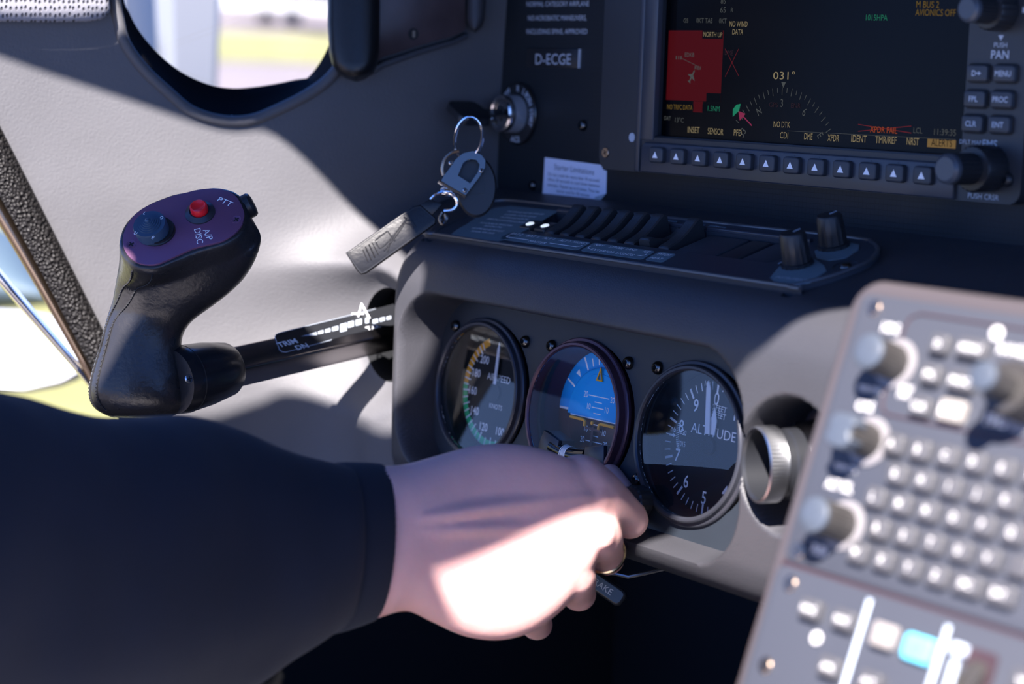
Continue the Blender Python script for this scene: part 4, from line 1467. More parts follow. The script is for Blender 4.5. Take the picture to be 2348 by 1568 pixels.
b = MB()
dp_ = wdepth(815, 178)-.016
PP = [(812, -260, 0), (812, -60, 0), (811, 60, 0), (812, 120, 0), (813, 150, 0), (814, 166, 0), (815, 176, .001), (815, 181, .002)]
RR = [60, 60, 60, 57, 51, 41, 26, 8]
rings = []
for (x, y, d), r in zip(PP, RR):
    d += dp_
    c = at(x, y, d); k = r*d/FPX
    rings.append([c+CR*(k*math.copysign(abs(math.cos(a))**.75, math.cos(a)))+CF*(.012*math.copysign(abs(math.sin(a))**.75, math.sin(a))) for a in [2*pi*i/28 for i in range(28)]])
b.add(loft(rings)); o = b.build('padded_post', 'leather2', None, scale=1, smooth=60); tag(o, 'black padded upright post at the right edge of the side window', 'post')
FC = wall_frame(965, 60, 80, 40, .004)
cp = thing('cover_panel', 'brown black leathery cover panel with one screw beside the window post', 'panel', FC)
b = MB(); b.add(prism([FC.loc(x, y, 2) for x, y in ((850, -160), (850, 60), (856, 150), (880, 132), (960, 106), (1040, 84), (1068, 70), (1072, -160))], -6, 2, 1.5)); b.build('cover', 'brownp', cp)
x, y = FC.loc(948, 78, 2); b = MB(); b.add(lathe([(3.6, 2), (3.4, 2.3)], 24), T(x, y, 0)); b.add(prism(rr(1.6, 4, .3), 2.3, 2.8), T(x, y, 0), 1); b.build('screw', ['black_m', 'bronze'], cp)
b = MB(); b.add(prism([FC.loc(x, y, 1) for x, y in ((852, 158), (880, 140), (960, 113), (1040, 91), (1072, 76), (1074, 88), (1040, 103), (960, 127), (880, 156), (856, 172))], -6, 1.5, 1.2)); b.build('lower_lip', 'dash', cp)
b = MB()
rings = []
dq = wdepth(1090, 60)-.012
for (x, y, r) in ((1093, -260, 22), (1092, 0, 22), (1091, 45, 21), (1090, 62, 15), (1089, 70, 5)):
    c = at(x, y, dq); k = r*dq/FPX
    rings.append([c+CR*k*math.cos(a)+CF*.007*math.sin(a) for a in [2*pi*i/20 for i in range(20)]])
b.add(loft(rings)); tag(b.build('corner_tube', 'dash', None, scale=1, smooth=60), 'short dark rounded tube in the corner where the liner meets the instrument panel', 'tube')

# perforated pad, top left
b = MB()
FPd = wall_frame(140, 20, 90, 30, .009)
pad = [FPd.loc(x, y, 5) for x, y in ((-200, -70), (-200, 44), (-60, 49), (0, 51), (120, 52), (200, 51), (232, 46), (248, 36), (256, 20), (252, -10), (248, -70))]
b.add(prism(pad, -6, 5, 4, 4, bottom=True)); o = b.build('sun_visor', 'mesh', None, smooth=50); o.matrix_world = FPd.mat()
tag(o, 'pale grey perforated fabric pad hanging in the upper left corner', 'visor')

# parking brake handle under the dash
FBk = Frame(at(1385, 1345, .97), (CR*.82-CU*.57), (CR*.57+CU*.82))
bk = thing('parking_brake', 'black lever handle with small blue grey lettering below the dash behind the ring', 'handle', FBk)
b = MB(); b.add(prism(rr(25, 9.5, 3.5, 6), -3, 3, 1.5, 3, bottom=True)); b.build('lever', 'black', bk)
b = MB(); b.add(prism(rr(21, 6.6, 2.2, 6), 2.9, 3.3)); b.build('inlay', 'hat', bk)
b = MB(); ctext(b, 'BRAKE', -2, 0, 3.2, 3.4, bold=0); b.build('lettering', 'print_d', bk)
b = MB(); b.add(tube([at(1395, 1312, .985), at(1440, 1322, .985), at(1476, 1315, .985), at(1540, 1300, .99)], .0011, 8)); tag(b.build('brake_linkage', 'steel', None, scale=1), 'thin bright metal rod under the dash beside the black lever', 'rod')


# ================================================================== CONTROL STICK
cs = thing('control_stick', 'black leather side stick with a purple top plate, red button and trim column', 'control stick', None)
GD = 1.0
A0 = at(405, 872, 1.0)                 # where the column enters the grip
H0 = V((-.1735, -.018, .0215))         # where it passes the liner
ax = (H0-A0).normalized()
wv_ = (-(H0+A0)/2+CC)
wv_ = (wv_-ax*wv_.dot(ax)).normalized()      # towards the viewer, square to the column
pv_ = ax.cross(wv_); pv_ = pv_ if pv_.dot(CU) > 0 else -pv_
c37, s37 = math.cos(math.radians(37)), math.sin(math.radians(37))
n1 = wv_*c37+pv_*s37
n2 = wv_*s37-pv_*c37
S_ = .0168
b = MB()
L_ = (H0-A0).length
rings = []
for d in (.02, L_+.055):
    c = A0+ax*d-(n1+n2)*0
    ring = []
    for a, e_ in ((1, 1), (-1, 1), (-1, -1), (1, -1)):
        for k in range(4):   # slightly rounded corners
            t0 = {(1, 1): 0, (-1, 1): 90, (-1, -1): 180, (1, -1): 270}[(a, e_)]+k*30
            q = math.radians(t0)
            r = .0016
            ring.append(c+n1*(a*(S_/2-r)+math.cos(q)*r)+n2*(e_*(S_/2-r)+math.sin(q)*r))
    rings.append(ring)
b.add(loft(rings)); b.build('column_tube', 'alu', cs, scale=1, smooth=50)
FT1 = Frame(A0+n1*(S_/2), ax, n1.cross(ax))
lab = [(630, 773), (632, 768), (640, 764), (821, 719), (900, 698), (960, 681), (962, 722), (905, 745), (800, 768), (700, 796), (654, 808), (647, 807), (641, 803)]
fl = bpy.data.objects.new('trim_label', None)
b = MB()
b.add(prism([FT1.loc(x, y) for x, y in lab], 0, .25), FT1.mat() @ Matrix.Scale(.001, 4) if False else None)
def onframe(b, name, m, fr, parent):
    o = b.build(name, m, parent); o.matrix_world = fr.mat(); return o
tl = onframe(b, 'trim_label', 'black', FT1, cs)
b = MB(); b.add(tube([(*FT1.loc(x, y), .3) for x, y in [(860, 709), (821, 719), (640, 764), (632, 768), (630, 774), (641, 803), (647, 807), (655, 808), (700, 796), (760, 780)]], .22, 6)); onframe(b, 'label_border', 'print_d', FT1, cs)
b = MB()
tfit(b, FT1, 'TRIM', (641, 797), (684, 786), 3.4, .3, bold=.03)
onframe(b, 'trim_lettering', 'print', FT1, cs)
b = MB(); tfit(b, FT1, 'DN', (682, 803), (709, 796), 3.2, .3, bold=.02); onframe(b, 'down_lettering', 'print', FT1, cs)
b = MB(); tfit(b, FT1, 'T.O.', (842, 757.5), (872, 750), 2.4, .3, bold=.02); onframe(b, 'takeoff_lettering', 'print', FT1, cs)
b = MB()
Q = lambda P: b.add(flat([FT1.loc(x, y) for x, y in P], .32))
Q([(689, 772), (725, 762), (727, 769)])
for x, y, w, h in ((735, 762.5, 12, 7), (751, 758.5, 12, 8), (768, 754, 14, 9), (787, 751.5, 15, 18), (804, 744, 13, 13), (822, 739.5, 14, 13), (841, 735.5, 8, 12), (860, 737, 12, 9), (876, 733, 11, 8), (891, 729.5, 10, 7)):
    sl = -.245
    Q([(x-w/2, y-h/2-sl*-w/2*-1), (x+w/2, y-h/2+sl*w/2), (x+w/2, y+h/2+sl*w/2), (x-w/2, y+h/2-sl*-w/2*-1)])
onframe(b, 'trim_scale', 'print_d', FT1, cs)
b = MB(); b.add(tube([(*FT1.loc(820, 728), 1.0), (*FT1.loc(826, 701), 1.6), (*FT1.loc(846, 733), 1.0)], .55, 8)); b.add(tube([(*FT1.loc(806, 722), .8), (*FT1.loc(832, 722), .8)], .5, 8)); onframe(b, 'trim_pointer', 'print', FT1, cs)

# collar
FCn = Frame(A0, wv_, pv_)      # n should be ax
up_ = pv_
FCn.n = ax; FCn.u = wv_; FCn.v = ax.cross(wv_)
b = MB()
CL = 1000*(at(565, 838, 1.02)-A0).dot(ax)
b.add(lathe([(17.4, -4), (18.0, 0), (18.3, 3), (18.0, 8), (17.2, CL*.55), (14.9, CL-1.5), (14.0, CL), (12.4, CL+.2), (12.2, CL-3)], 56, cap0=True, cap1=True))
onframe(b, 'collar', 'collarm', FCn, cs) if 'collarm' in M else None
M['collarm'] = mat('satin black collar', (.016, .017, .02), .24, coat=.2)
if 'collar' not in [o.name for o in cs.children]: onframe(b, 'collar', 'collarm', FCn, cs)
b = MB(); b.add(tube([(17.9*math.cos(a), 17.9*math.sin(a), 4.5) for a in [i*2*pi/56 for i in range(56)]], .5, 6, closed=True)); onframe(b, 'collar_groove', 'black_m', FCn, cs)
b = MB(); b.add(tube([(16.9*math.cos(a), 16.9*math.sin(a), CL*.63) for a in [i*2*pi/56 for i in range(56)]], .25, 6, closed=True)); b.v = b.v; 
sc_ = at(448, 866, .98)
rl = sc_-A0; rad = (rl-ax*rl.dot(ax)).normalized()
FSc = Frame(A0+ax*rl.dot(ax)+rad*.0176, ax, rad.cross(ax))
b = MB(); b.add(lathe([(2.5, 0), (2.4, .5), (2.0, .8)], 24)); b.add(prism([(-1.5, -.3), (1.5, -.3), (1.5, .3), (-1.5, .3)], .8, .95), None, 1); b.add(prism([(-.3, -1.5), (.3, -1.5), (.3, 1.5), (-.3, 1.5)], .8, .95), None, 1)
o = b.build('collar_screw', ['steel', 'black_m'], cs); o.matrix_world = FSc.mat()

# grip
PN = (CU*.60-CF*.80-CR*.05).normalized()
PVv = (CU*.80+CF*.60)
FG = Frame(at(423, 522, .975), PVv.cross(PN), PVv)
PO = [(281.6, 561), (282, 543), (292, 517), (311.5, 493), (341, 473), (389, 454), (420, 446), (459, 437), (493, 434.6), (525, 441), (546, 456), (561, 485), (561, 504), (554, 523.6), (535, 543), (509, 557.6), (476.6, 565.7), (444, 574), (412, 588), (379.5, 603), (353.6, 611), (323, 609), (298.6, 595), (285.6, 577)]
po = [tuple(p)[:2] for p in catmull([(*FG.loc(x, y), 0) for x, y in PO+[PO[0]]], 5)[:-1]]
if area(po) < 0: po = po[::-1]
pcx = sum(p[0] for p in po)/len(po); pcy = sum(p[1] for p in po)/len(po)
print('plate size', max(p[0] for p in po)-min(p[0] for p in po), max(p[1] for p in po)-min(p[1] for p in po))


def polyray(P, a):
    dx, dy = math.cos(a), math.sin(a)
    best = 0
    for i in range(len(P)):
        x1, y1 = P[i][0]-pcx, P[i][1]-pcy; x2, y2 = P[(i+1) % len(P)][0]-pcx, P[(i+1) % len(P)][1]-pcy
        den = dx*(y2-y1)-dy*(x2-x1)
        if abs(den) < 1e-9: continue
        t = (x1*(y2-y1)-y1*(x2-x1))/den
        s = (x1*dy-y1*dx)/den
        if -1e-6 <= s <= 1+1e-6 and t > best: best = t
    return best


NA = 56
# section long axis direction on the plate
LA = math.atan2(FG.loc(560, 480)[1]-FG.loc(285, 560)[1], FG.loc(560, 480)[0]-FG.loc(285, 560)[0])
def plate_ring(off, z):
    r = []
    for i in range(NA):
        a = 2*pi*i/NA+LA
        t = polyray(po, a)+off
        r.append(FG.w(pcx+t*math.cos(a), pcy+t*math.sin(a), z))
    return r


def sect(L, R, d, bb, ang, ex=.92, dl=0, dr=0):
    l, r = at(*L, d+dl), at(*R, d+dr)
    c, A = (l+r)/2, (r-l)/2
    q = math.radians(ang)
    B = CU*math.sin(q)+CF*math.cos(q)
    B = (B-A*(B.dot(A)/A.length_squared)).normalized()*bb
    return [c+A*math.copysign(abs(math.cos(t))**ex, math.cos(t))+B*math.copysign(abs(math.sin(t))**ex, math.sin(t)) for t in [2*pi*i/NA for i in range(NA)]]


RG = [plate_ring(-1.2, .2), plate_ring(.4, .2), plate_ring(1.6, -.6), plate_ring(2.4, -3.0)]
base = plate_ring(3.0, -7)
SE = [((268, 640), (600, 545), .987, .0170, 40), ((262, 668), (585, 600), .992, .0170, 32), ((256, 692), (545, 655), .996, .0165, 22), ((251, 712), (490, 700), .999, .0160, 12), ((246, 735), (438, 735), 1.0, .0158, 5),
      ((238, 765), (416, 770), 1.0, .0158, 0), ((224, 815), (416, 820), 1.0, .0162, -3), ((211, 860), (424, 862), 1.0, .0168, -5), ((203, 895), (424, 900), 1.0, .0170, -6), ((207, 922), (423, 928), 1.0, .0160, -8), ((222, 942), (408, 946), 1.0, .0135, -8), ((255, 955), (385, 957), 1.0, .0085, -8)]
S0 = sect(*SE[0])
RG.append([base[i].lerp(S0[i], .12) for i in range(NA)])
RG.append([plate_ring(3.4, -11)[i].lerp(S0[i], .5) for i in range(NA)])
for s in SE: RG.append(sect(*s))
# smooth the profile along each side
NR = len(RG)
cols = []
for i in range(NA):
    c_ = catmull([RG[k][i] for k in range(3, NR)], 5)
    for _ in range(10): c_ = [c_[0]]+[c_[q-1]*.25+c_[q]*.5+c_[q+1]*.25 for q in range(1, len(c_)-1)]+[c_[-1]]
    cols.append([RG[0][i], RG[1][i], RG[2][i]]+c_)
rings = [[cols[i][k] for i in range(NA)] for k in range(len(cols[0]))]
vs, fs = loft(rings)
# creases of the wrapped leather
vv = []
for p in vs:
    q = V(p)
    w = noise.noise(q*55)*.0006+noise.noise(V((q.x*160, q.y*160, q.z*45)))*.00035
    vv.append(tuple(q+(q-at(330, 760, 1.0)).normalized()*w))
b = MB(); b.add((vv, fs)); gr = b.build('leather_grip', 'leather', cs, scale=1, smooth=70)
# the two lines of stitching down the rear edge, with the pressed band between them
nr = len(rings)
for off_, th in ((0, int(NA*.575)), (0, int(NA*.635))):
    path = [rings[k][th] for k in range(4, nr-4)]
    ctr = [sum(rings[k], V())/NA for k in range(4, nr-4)]
    path = [p+(p-c).normalized()*.0002 for p, c in zip(path, ctr)]
    b = MB(); b.add(tube(path, .00042, 6)); b.build('seam', 'thread', gr, scale=1)
    b = MB(); pp = catmull(path, 3)
    for k in range(0, len(pp)-3, 4):
        if (pp[k]-pp[k+2]).length > .0003: b.add(tube([pp[k], pp[k+1]+(pp[k+1]-ctr[min(len(ctr)-1, k//3)]).normalized()*.0006, pp[k+2]], .0004, 5))
    b.build('stitches', 'thread', gr, scale=1)
# talk button at the far end
fb_ = Frame(at(572, 462, .985), (CR*.5-CU*.85), (CF*.8+CU*.3))
b = MB(); b.add(lathe([(6.6, -4), (6.6, 1.5), (5.8, 2.6), (4, 3.0)], 32)); o = b.build('talk_button', 'black', cs); o.matrix_world = Frame(at(570, 472, .99), (CR*.45-CU*.89), CF).mat()

# top plate and its controls
b = MB(); b.add(prism(offset(po, .3), .1, 1.3, .35, 2)); onframe(b, 'top_plate', 'gripplate', FG, cs)
b = MB()
tfit(b, FG, 'PTT', (497, 461), (528, 474), 3.2, .1, hz=1.3, bold=.0)
onframe(b, 'talk_lettering', 'print', FG, cs)
b = MB(); tfit(b, FG, 'A/P', (465, 528), (475, 552), 3.3, .1, hz=1.3, bold=0); tfit(b, FG, 'DISC', (445, 526), (452, 560), 3.3, .1, hz=1.3, bold=0); onframe(b, 'autopilot_lettering', 'print', FG, cs)
for px, py in ((301, 560), (542, 503)):
    x, y = FG.loc(px, py, 1.3)
    b = MB(); b.add(lathe([(2.6, 1.25), (2.5, 1.5), (2.1, 1.35)], 28)); b.v = [(p[0]+x, p[1]+y, p[2]) for p in b.v]
    k = len(b.v)
    b.add(prism([(-1.5, -.32), (1.5, -.32), (1.5, .32), (-1.5, .32)], 1.36, 1.5), T(x, y, 0) @ RZ(.6), 1); b.add(prism([(-1.5, -.32), (1.5, -.32), (1.5, .32), (-1.5, .32)], 1.36, 1.5), T(x, y, 0) @ RZ(.6+pi/2), 1)
    o = b.build('plate_screw', ['gripplate', 'black_m'], cs); o.matrix_world = FG.mat()
# stepped trim hat, leaning towards the thumb
hx_, hy_ = FG.loc(360, 532, 1.3)
tb = MB(); tb.add(lathe([(9.6, 1.2), (9.6, 2.0), (9.0, 2.4), (9.0, 3.4)], 48), T(hx_, hy_, 0)); hb = onframe(tb, 'trim_hat_base', 'black', FG, cs)
hc = at(342, 513, .966)
hn = (hc-FG.w(hx_, hy_, 1.3)).normalized()*.35+PN*.75
FH = Frame(FG.w(hx_, hy_, 1.3), CR, hn.cross(CR)); FH.n = hn.normalized(); FH.u = (CR-FH.n*CR.dot(FH.n)).normalized(); FH.v = FH.n.cross(FH.u)
HT = (hc-FG.w(hx_, hy_, 1.3)).length*1000
print('hat height', HT)
HT = min(HT, 13)
FH.o = hc-FH.n*HT*.001
prof = [(8.6, 1.0), (8.7, HT-.8), (8.4, HT)]
for k in range(6):
    r = 6.2-k*.95
    prof += [(r, HT+k*.55), (r-.12, HT+k*.55+.55)]
prof += [(.5, HT+3.9)]
b = MB(); b.add(lathe(prof, 56)); o = onframe(b, 'trim_hat', 'hat', FH, hb)
b = MB()
for s, px, py in (('L', 332, 489), ('D', 370.5, 499.5), ('U', 311, 535), ('R', 351.5, 545)):
    x, y = FH.loc(px, py, HT)
    a = math.atan2(y, x)
    ctext(b, s, x, y, 1.9, HT+.12, ang=math.radians(-32), bold=0)
onframe(b, 'direction_letters', 'print', FH, hb)
rx, ry = FG.loc(459, 488, 1.3)
b = MB(); b.add(lathe([(7.9, 1.3), (7.8, 2.0), (5.4, 3.6), (5.2, 3.0)], 48), T(rx, ry, 0)); rb = onframe(b, 'button_collar', 'ring', FG, cs)
b = MB(); b.add(lathe([(4.6, 2.8), (4.6, 6.2), (4.3, 6.9), (3.7, 7.1), (3.2, 6.8)], 40), T(rx, ry, 0)); onframe(b, 'red_button', 'red', FG, cs)['label'] = 'red push button'

# ================================================================== CONSOLE
co = thing('centre_console', 'grey brown console housing with rounded corners in the right foreground', 'console', FP)
hx0, hx1, hy0, hy1 = -66.5, 90, -230, 58.5
o_ = [(x+(hx0+hx1)/2, y+(hy0+hy1)/2) for x, y in rr(hx1-hx0, hy1-hy0, 13, 8)]
b = MB(); b.add(prism(o_, -95, 1.5, 3.2, 4)); b.build('housing', 'pedrim', co)
kp = thing('keypad_controller', 'grey control unit with rows of small lettered keys and knobs down its left side', 'control unit', FP)
f1 = [(x+(-59.5+86)/2, y+(-50.8+52.2)/2) for x, y in rr(145.5, 103.0, 4, 5)]
b = MB(); b.add(prism(f1, 1.5, 3.6, .6)); b.build('face_plate', 'ped', kp)
Z0 = 3.6
b = MB()
sub = [(-37, 60), (-36.5, 46), (-34.5, 44.5)]
b.add(tube([(x, y, Z0+.0) for x, y in [(80, 47.5), (-30, 47.5), (-34, 45.5), (-35.2, 42), (-35.4, 14), (-34, 10.6), (-31, 9.4), (80, 9.4)]], .55, 6)); b.build('panel_groove', 'groove', kp)


def pkey(parent, px, py, w, h, s, m='key', name='keypad_key', zt=3.6, lit='lit', th=3.4, hs=None):
    x, y = FP.loc(px, py, Z0+th)
    q = MB(); q.add(prism([(p[0]+x, p[1]+y) for p in rr(w, h, 1.3, 4)], Z0-.6, Z0+th, .9, 3)); k = q.build(name, m, parent)
    if s:
        q = MB(); ctext(q, s, x, y, hs or min(4.0, h*.5), Z0+th+.08, bold=.03, sx=min(1.0, (w-1.6)/(text_vf(s, .03)[2]*(hs or min(4.0, h*.5))))); q.build('legend', lit, k)
    return k


rows = ['ABCDE', 'GHIJK', 'LMNOPQ', 'RSTUV', 'WXYZ']
y0s = [-.3, -10.4, -20.2, -30.4, -40.6]
x0s = [-23.6, -18.4, -24.8, -19.0, -25.2]
for r, (row, y, x0) in enumerate(zip(rows, y0s, x0s)):
    keys = list(row)
    n = len(keys)
    extra = 2
    for i in range(n+ (1 if r in (0, 1, 3) else 0)):
        s = keys[i] if i < n else ('F' if r == 0 else None)
        x = x0+12.0*i
        if x > 82: continue
        q = MB(); q.add(prism([(p[0]+x+.9, p[1]+y-.3) for p in rr(8.2, 7.4, 1.4, 4)], Z0-.6, Z0+3.2, .9, 3)); k = q.build('keypad_key', 'key', kp)
        if s: q = MB(); ctext(q, s, x+.3, y-.1, 2.5, Z0+3.3, bold=.04, sx=.8); q.build('legend', 'lit', k)
for x, s in ((22.8, 'SPC'), (36.5, 'ENT')):
    q = MB(); q.add(prism([(p[0]+x+1.5, p[1]-40.9) for p in rr(11, 7.2, 1.2, 4)], Z0-.6, Z0+3.2, .9, 3)); k = q.build('keypad_key', 'key', kp)
    q = MB(); ctext(q, s, x+1.2, -40.8, 2.4, Z0+3.3, bold=.03, sx=.85); q.build('legend', 'lit', k)
for px, py, w, s in ((2150, 787, 7.5, 'D'), (2224, 797, 12, 'MENU'), (2131, 857, 7.8, 'FPL'), (2200, 873, 11, 'PROC'), (2106, 930, 8.5, 'CLR')):
    pkey(kp, px, py, w, 7.0, s, hs=2.3, name='function_key')
pkey(kp, 2177, 940, 10.5, 8.0, 'ENT', m=mat('pale key', (.22, .20, .18), .45), hs=3.2, name='function_key')
def ptext(parent, s, px, py, w, h, m='print', z=.15):
    x, y = FP.loc(px, py, Z0)
    b = MB(); vs, fs, tw = text_vf(s, .03)
    text(b, s, x-w/2, y-h/2, x+w/2, y-h/2, h, Z0+z, bold=.03); b.build('lettering', m, parent)


for s, px, py, w, h in (('HDG', 2043, 752, 8.2, 3.4), ('PUSH SYNC', 1997, 893, 11.5, 1.9), ('CRS', 1984, 931, 8.2, 3.4), ('PUSH CTR', 1940, 1073, 10.5, 1.9), ('ALT SEL', 1925, 1113, 13.0, 3.4), ('PUSH', 1880, 1262, 7.0, 3.4),
                        ('PUSH', 2078, 890, 6.0, 2.2), ('PAN', 2072, 905, 5.0, 2.4), ('RANGE', 2325, 803, 13, 3.4), ('FMS', 2285, 965, 9, 3.6)):
    ptext(kp, s, px, py, w, h, 'lit')
x, y = FP.loc(2286, 765, Z0)
b = MB(); b.add(lathe([(2.6, Z0), (2.5, Z0+.5), (1.8, Z0+.8)], 28), T(x, y, 0)); b.build('indicator_lamp', 'lit', kp)


def pknob(px, py, H, r, name, prof, kn=0, m='knobg', ring=True):
    x, y = FP.loc(px, py, Z0+H)
    if ring:
        q = MB(); q.add(lathe([(r+3.0, Z0), (r+2.9, Z0+.7), (r+1.6, Z0+1.0)], 40), T(x, y, 0)); rg = q.build('knob_base', 'knobbase', kp)
    q = MB(); q.add(lathe([(a, z+Z0) for a, z in prof], 40, kn=kn, knurl=.3)); k = q.build(name, m, kp); k.location = (x*.001, y*.001, 0)
    return k


for nm, px, py, H in (('heading_knob', 1987, 803, 17), ('course_knob', 1925, 985, 17), ('altitude_knob', 1862, 1178, 18)):
    k = pknob(px, py, H, 6.2, nm, [(6.6, .6), (6.6, H-1.5)] if nm != 'course_knob' else [(6.4, .6), (6.0, H-6), (5.8, H-1.5)], kn=26)
    q = MB()
    if nm == 'course_knob':   # pointer shaped cap with two shoulders
        q.add(prism([(-6.6, -3.2), (-3.6, -6.2), (3.0, -6.4), (5.9, -3.0), (4.4, -.8), (4.4, 1.4), (6.2, 3.2), (3.6, 6.2), (-3.6, 6.4), (-6.4, 3.4), (-5.4, 0)], Z0+H-6.5, Z0+H, 1.0, 3))
    else:
        q.add(lathe([(6.6, Z0+H-1.6), (6.4, Z0+H-.6), (5.4, Z0+H), (3, Z0+H+.5)], 40))
    q.build('knob_cap', 'knobcap', k)
k = pknob(2305, 885, 15, 9.6, 'selector_knob', [(9.8, .6), (9.8, 12), (9.0, 15), (5.4, 15.2), (5.2, 27)], kn=30)
q = MB(); q.add(lathe([(5.2, Z0+26.8), (5.0, Z0+28), (3.4, Z0+28.8)], 36)); q.build('knob_cap', 'knobcap', k)
for px, py in ((2005, 706), (1832, 1262)):
    x, y = FP.loc(px, py, Z0); screw(kp, x, y, 3.0, Z0, 'bronze', socket=False)

au = thing('autopilot_controller', 'grey lower control unit with a lit cyan key, pale divider bars and a slider', 'control unit', FP)
f2 = [(x+(-61+86)/2, y+(-52.4-215)/2) for x, y in rr(147, 162.6, 4, 5)]
b = MB(); b.add(prism(f2, 1.5, 3.4, .6)); b.build('face_plate', 'ped2', au) if 'ped2' in M else b.build('face_plate', 'ped', au)
b = MB(); b.add(prism([(-60, -52.4), (84, -52.4), (84, -50.8), (-60, -50.8)], 1.5, 2.6)); b.build('joint_groove', 'groove', au)
for px, py, w, h, s in ((1853, 1395, 9, 7.2, 'HDG'), (1930, 1420, 9, 7.2, 'NAV'), (1897, 1528, 9, 7.2, 'APR'), (1990, 1562, 9, 7.2, 'ALT'), (2342, 1562, 9, 7.2, 'VS')):
    pkey(au, px, py, w, h, s, hs=2.2, name='mode_key')
pkey(au, 2020, 1455, 9.5, 8.4, None, m=mat('pale lit key', (.2, .18, .17), .4, emit=(1, .93, .9), estr=.12), name='mode_key')
x, y = FP.loc(2101, 1486, Z0+2.4)
q = MB(); q.add(prism([(p[0]+x, p[1]+y) for p in rr(12.0, 8.8, 1.8, 5)], Z0-.6, Z0+2.4, .8, 3)); k = q.build('lit_key', 'cyan', au, label='glowing cyan key')
q = MB(); ctext(q, 'AP', x, y, 2.6, Z0+2.5, bold=.02); q.build('legend', 'ink', k)
x, y = FP.loc(1873, 1463, Z0)
b = MB(); b.add(lathe([(2.4, Z0), (2.3, Z0+.6), (1.4, Z0+.9)], 28), T(x, y, 0)); b.build('indicator_lamp', 'lit', au)
for (a, c) in (((1996, 1374), (1925, 1605)), ((2176, 1434), (2110, 1640))):
    p, q_ = FP.loc(*a, Z0), FP.loc(*c, Z0)
    b = MB(); b.add(tube([(p[0], p[1], Z0+.2), (q_[0], q_[1], Z0+.2)], 1.15, 12, flat_=.5)); b.build('divider_bar', 'print_d', au)
x, y = FP.loc(2205, 1492, Z0)
b = MB(); b.add(prism([(p[0]+x-1, p[1]+y-18) for p in rr(3.2, 34, 1.5, 4)], Z0, Z0+.5)); sl_ = b.build('slider_track', 'print_d', au)
b = MB(); b.add(prism([(p[0]+x, p[1]+y) for p in rr(6.0, 4.4, 1.6, 5)], Z0, Z0+3.5, 1.2, 3)); b.build('slider_knob', 'print_d', au)
x, y = FP.loc(2245, 1540, Z0)
b = MB(); b.add(prism([(p[0]+x, p[1]+y-5) for p in rr(12, 24, 2, 5)], Z0, Z0+.6)); b.build('wheel_well', 'groove', au)
b = MB(); b.add(lathe([(9.5, -3.5), (11, -2.5), (11, 2.5), (9.5, 3.5)], kn=30, knurl=.6, cap0=True), T(x, y-7, Z0-3) @ Matrix.Rotation(pi/2, 4, 'Y')); b.build('thumb_wheel', 'knobg', au)
for px, py in ((1812, 1337), (1755, 1525)):
    x, y = FP.loc(px, py, Z0); screw(au, x, y, 3.0, Z0, 'bronze', socket=False)


# ================================================================== PERSON (hand and sleeve)
def ring_axis(L, R, d, b, axis, ex=.95, n=40):
    l, r = at(*L, d), at(*R, d)
    c, A = (l+r)/2, (r-l)/2
    a = V(axis)
    a = (a-A*(a.dot(A)/A.length_squared)).normalized()
    B = A.normalized().cross(a).normalized()
    if B.dot(CF) < 0: B = -B
    B = B*b
    return [c+A*math.copysign(abs(math.cos(t))**ex, math.cos(t))+B*math.copysign(abs(math.sin(t))**ex, math.sin(t)) for t in [2*pi*i/n for i in range(n)]]


def ball(c, r, n=3):
    bm = bmesh.new(); bmesh.ops.create_icosphere(bm, subdivisions=n, radius=r)
    vs = [tuple(v.co+V(c)) for v in bm.verts]; fs = [tuple(v.index for v in f.verts) for f in bm.faces]; bm.free()
    return vs, fs


def chain(mb, P):
    """limb through (px, py, depth, radius mm): a round tapered run with ball joints"""
    pts = [at(*p[:3]) for p in P]; rad = [p[3]*.001 for p in P]
    Q = catmull([(*p,) for p in pts], 8)
    RR = [V((r, 0, 0)) for r in rad]; RQ = [q.x for q in catmull(RR, 8)]
    for q, r in list(zip(Q, RQ))[::1]: mb.add(ball(q, r, 2))


hd = MB()
AXH = (CR*.96+CF*.28)
HS_ = [((760, 1080), (720, 1440), .856, .0235), ((870, 1069), (835, 1424), .864, .0235), ((930, 1064), (925, 1400), .871, .0225), ((1000, 1045), (985, 1424), .879, .0215), ((1080, 1023), (1055, 1456), .886, .0205), ((1150, 1016), (1120, 1468), .891, .0195),
       ((1225, 1024), (1180, 1462), .895, .0185), ((1300, 1048), (1235, 1438), .899, .0170), ((1352, 1076), (1288, 1394), .903, .0155), ((1384, 1110), (1330, 1340), .907, .0135), ((1394, 1150), (1360, 1290), .910, .010)]
RH = [ring_axis(*s, AXH) for s in HS_]
RHs = [[*zip(*[catmull([r[i] for r in RH], 4)[k] for i in range(40)])] for k in range(0)]
colsH = [catmull([r[i] for r in RH], 4) for i in range(40)]
hd.add(loft([[colsH[i][k] for i in range(40)] for k in range(len(colsH[0]))]))
chain(hd, [(1330, 1105, .906, 14), (1372, 1135, .908, 13.2), (1432, 1180, .930, 10.2), (1443, 1190, .938, 9.8), (1425, 1140, .962, 8.6), (1398, 1094, .974, 7.4)])   # index
chain(hd, [(1310, 1200, .903, 14), (1366, 1222, .905, 12.6), (1386, 1262, .926, 9.6), (1390, 1278, .938, 9.2), (1360, 1240, .965, 8.2), (1335, 1195, .975, 7.2)])    # middle
chain(hd, [(1255, 1300, .901, 13), (1312, 1318, .903, 11.4), (1322, 1350, .922, 9.4), (1326, 1360, .932, 8.8), (1300, 1310, .955, 7.8), (1285, 1265, .965, 7)])      # ring
chain(hd, [(1160, 1385, .900, 12), (1212, 1403, .902, 10.4), (1226, 1425, .918, 8.4), (1232, 1430, .926, 7.8), (1225, 1385, .945, 7), (1220, 1350, .955, 6.4)])     # little
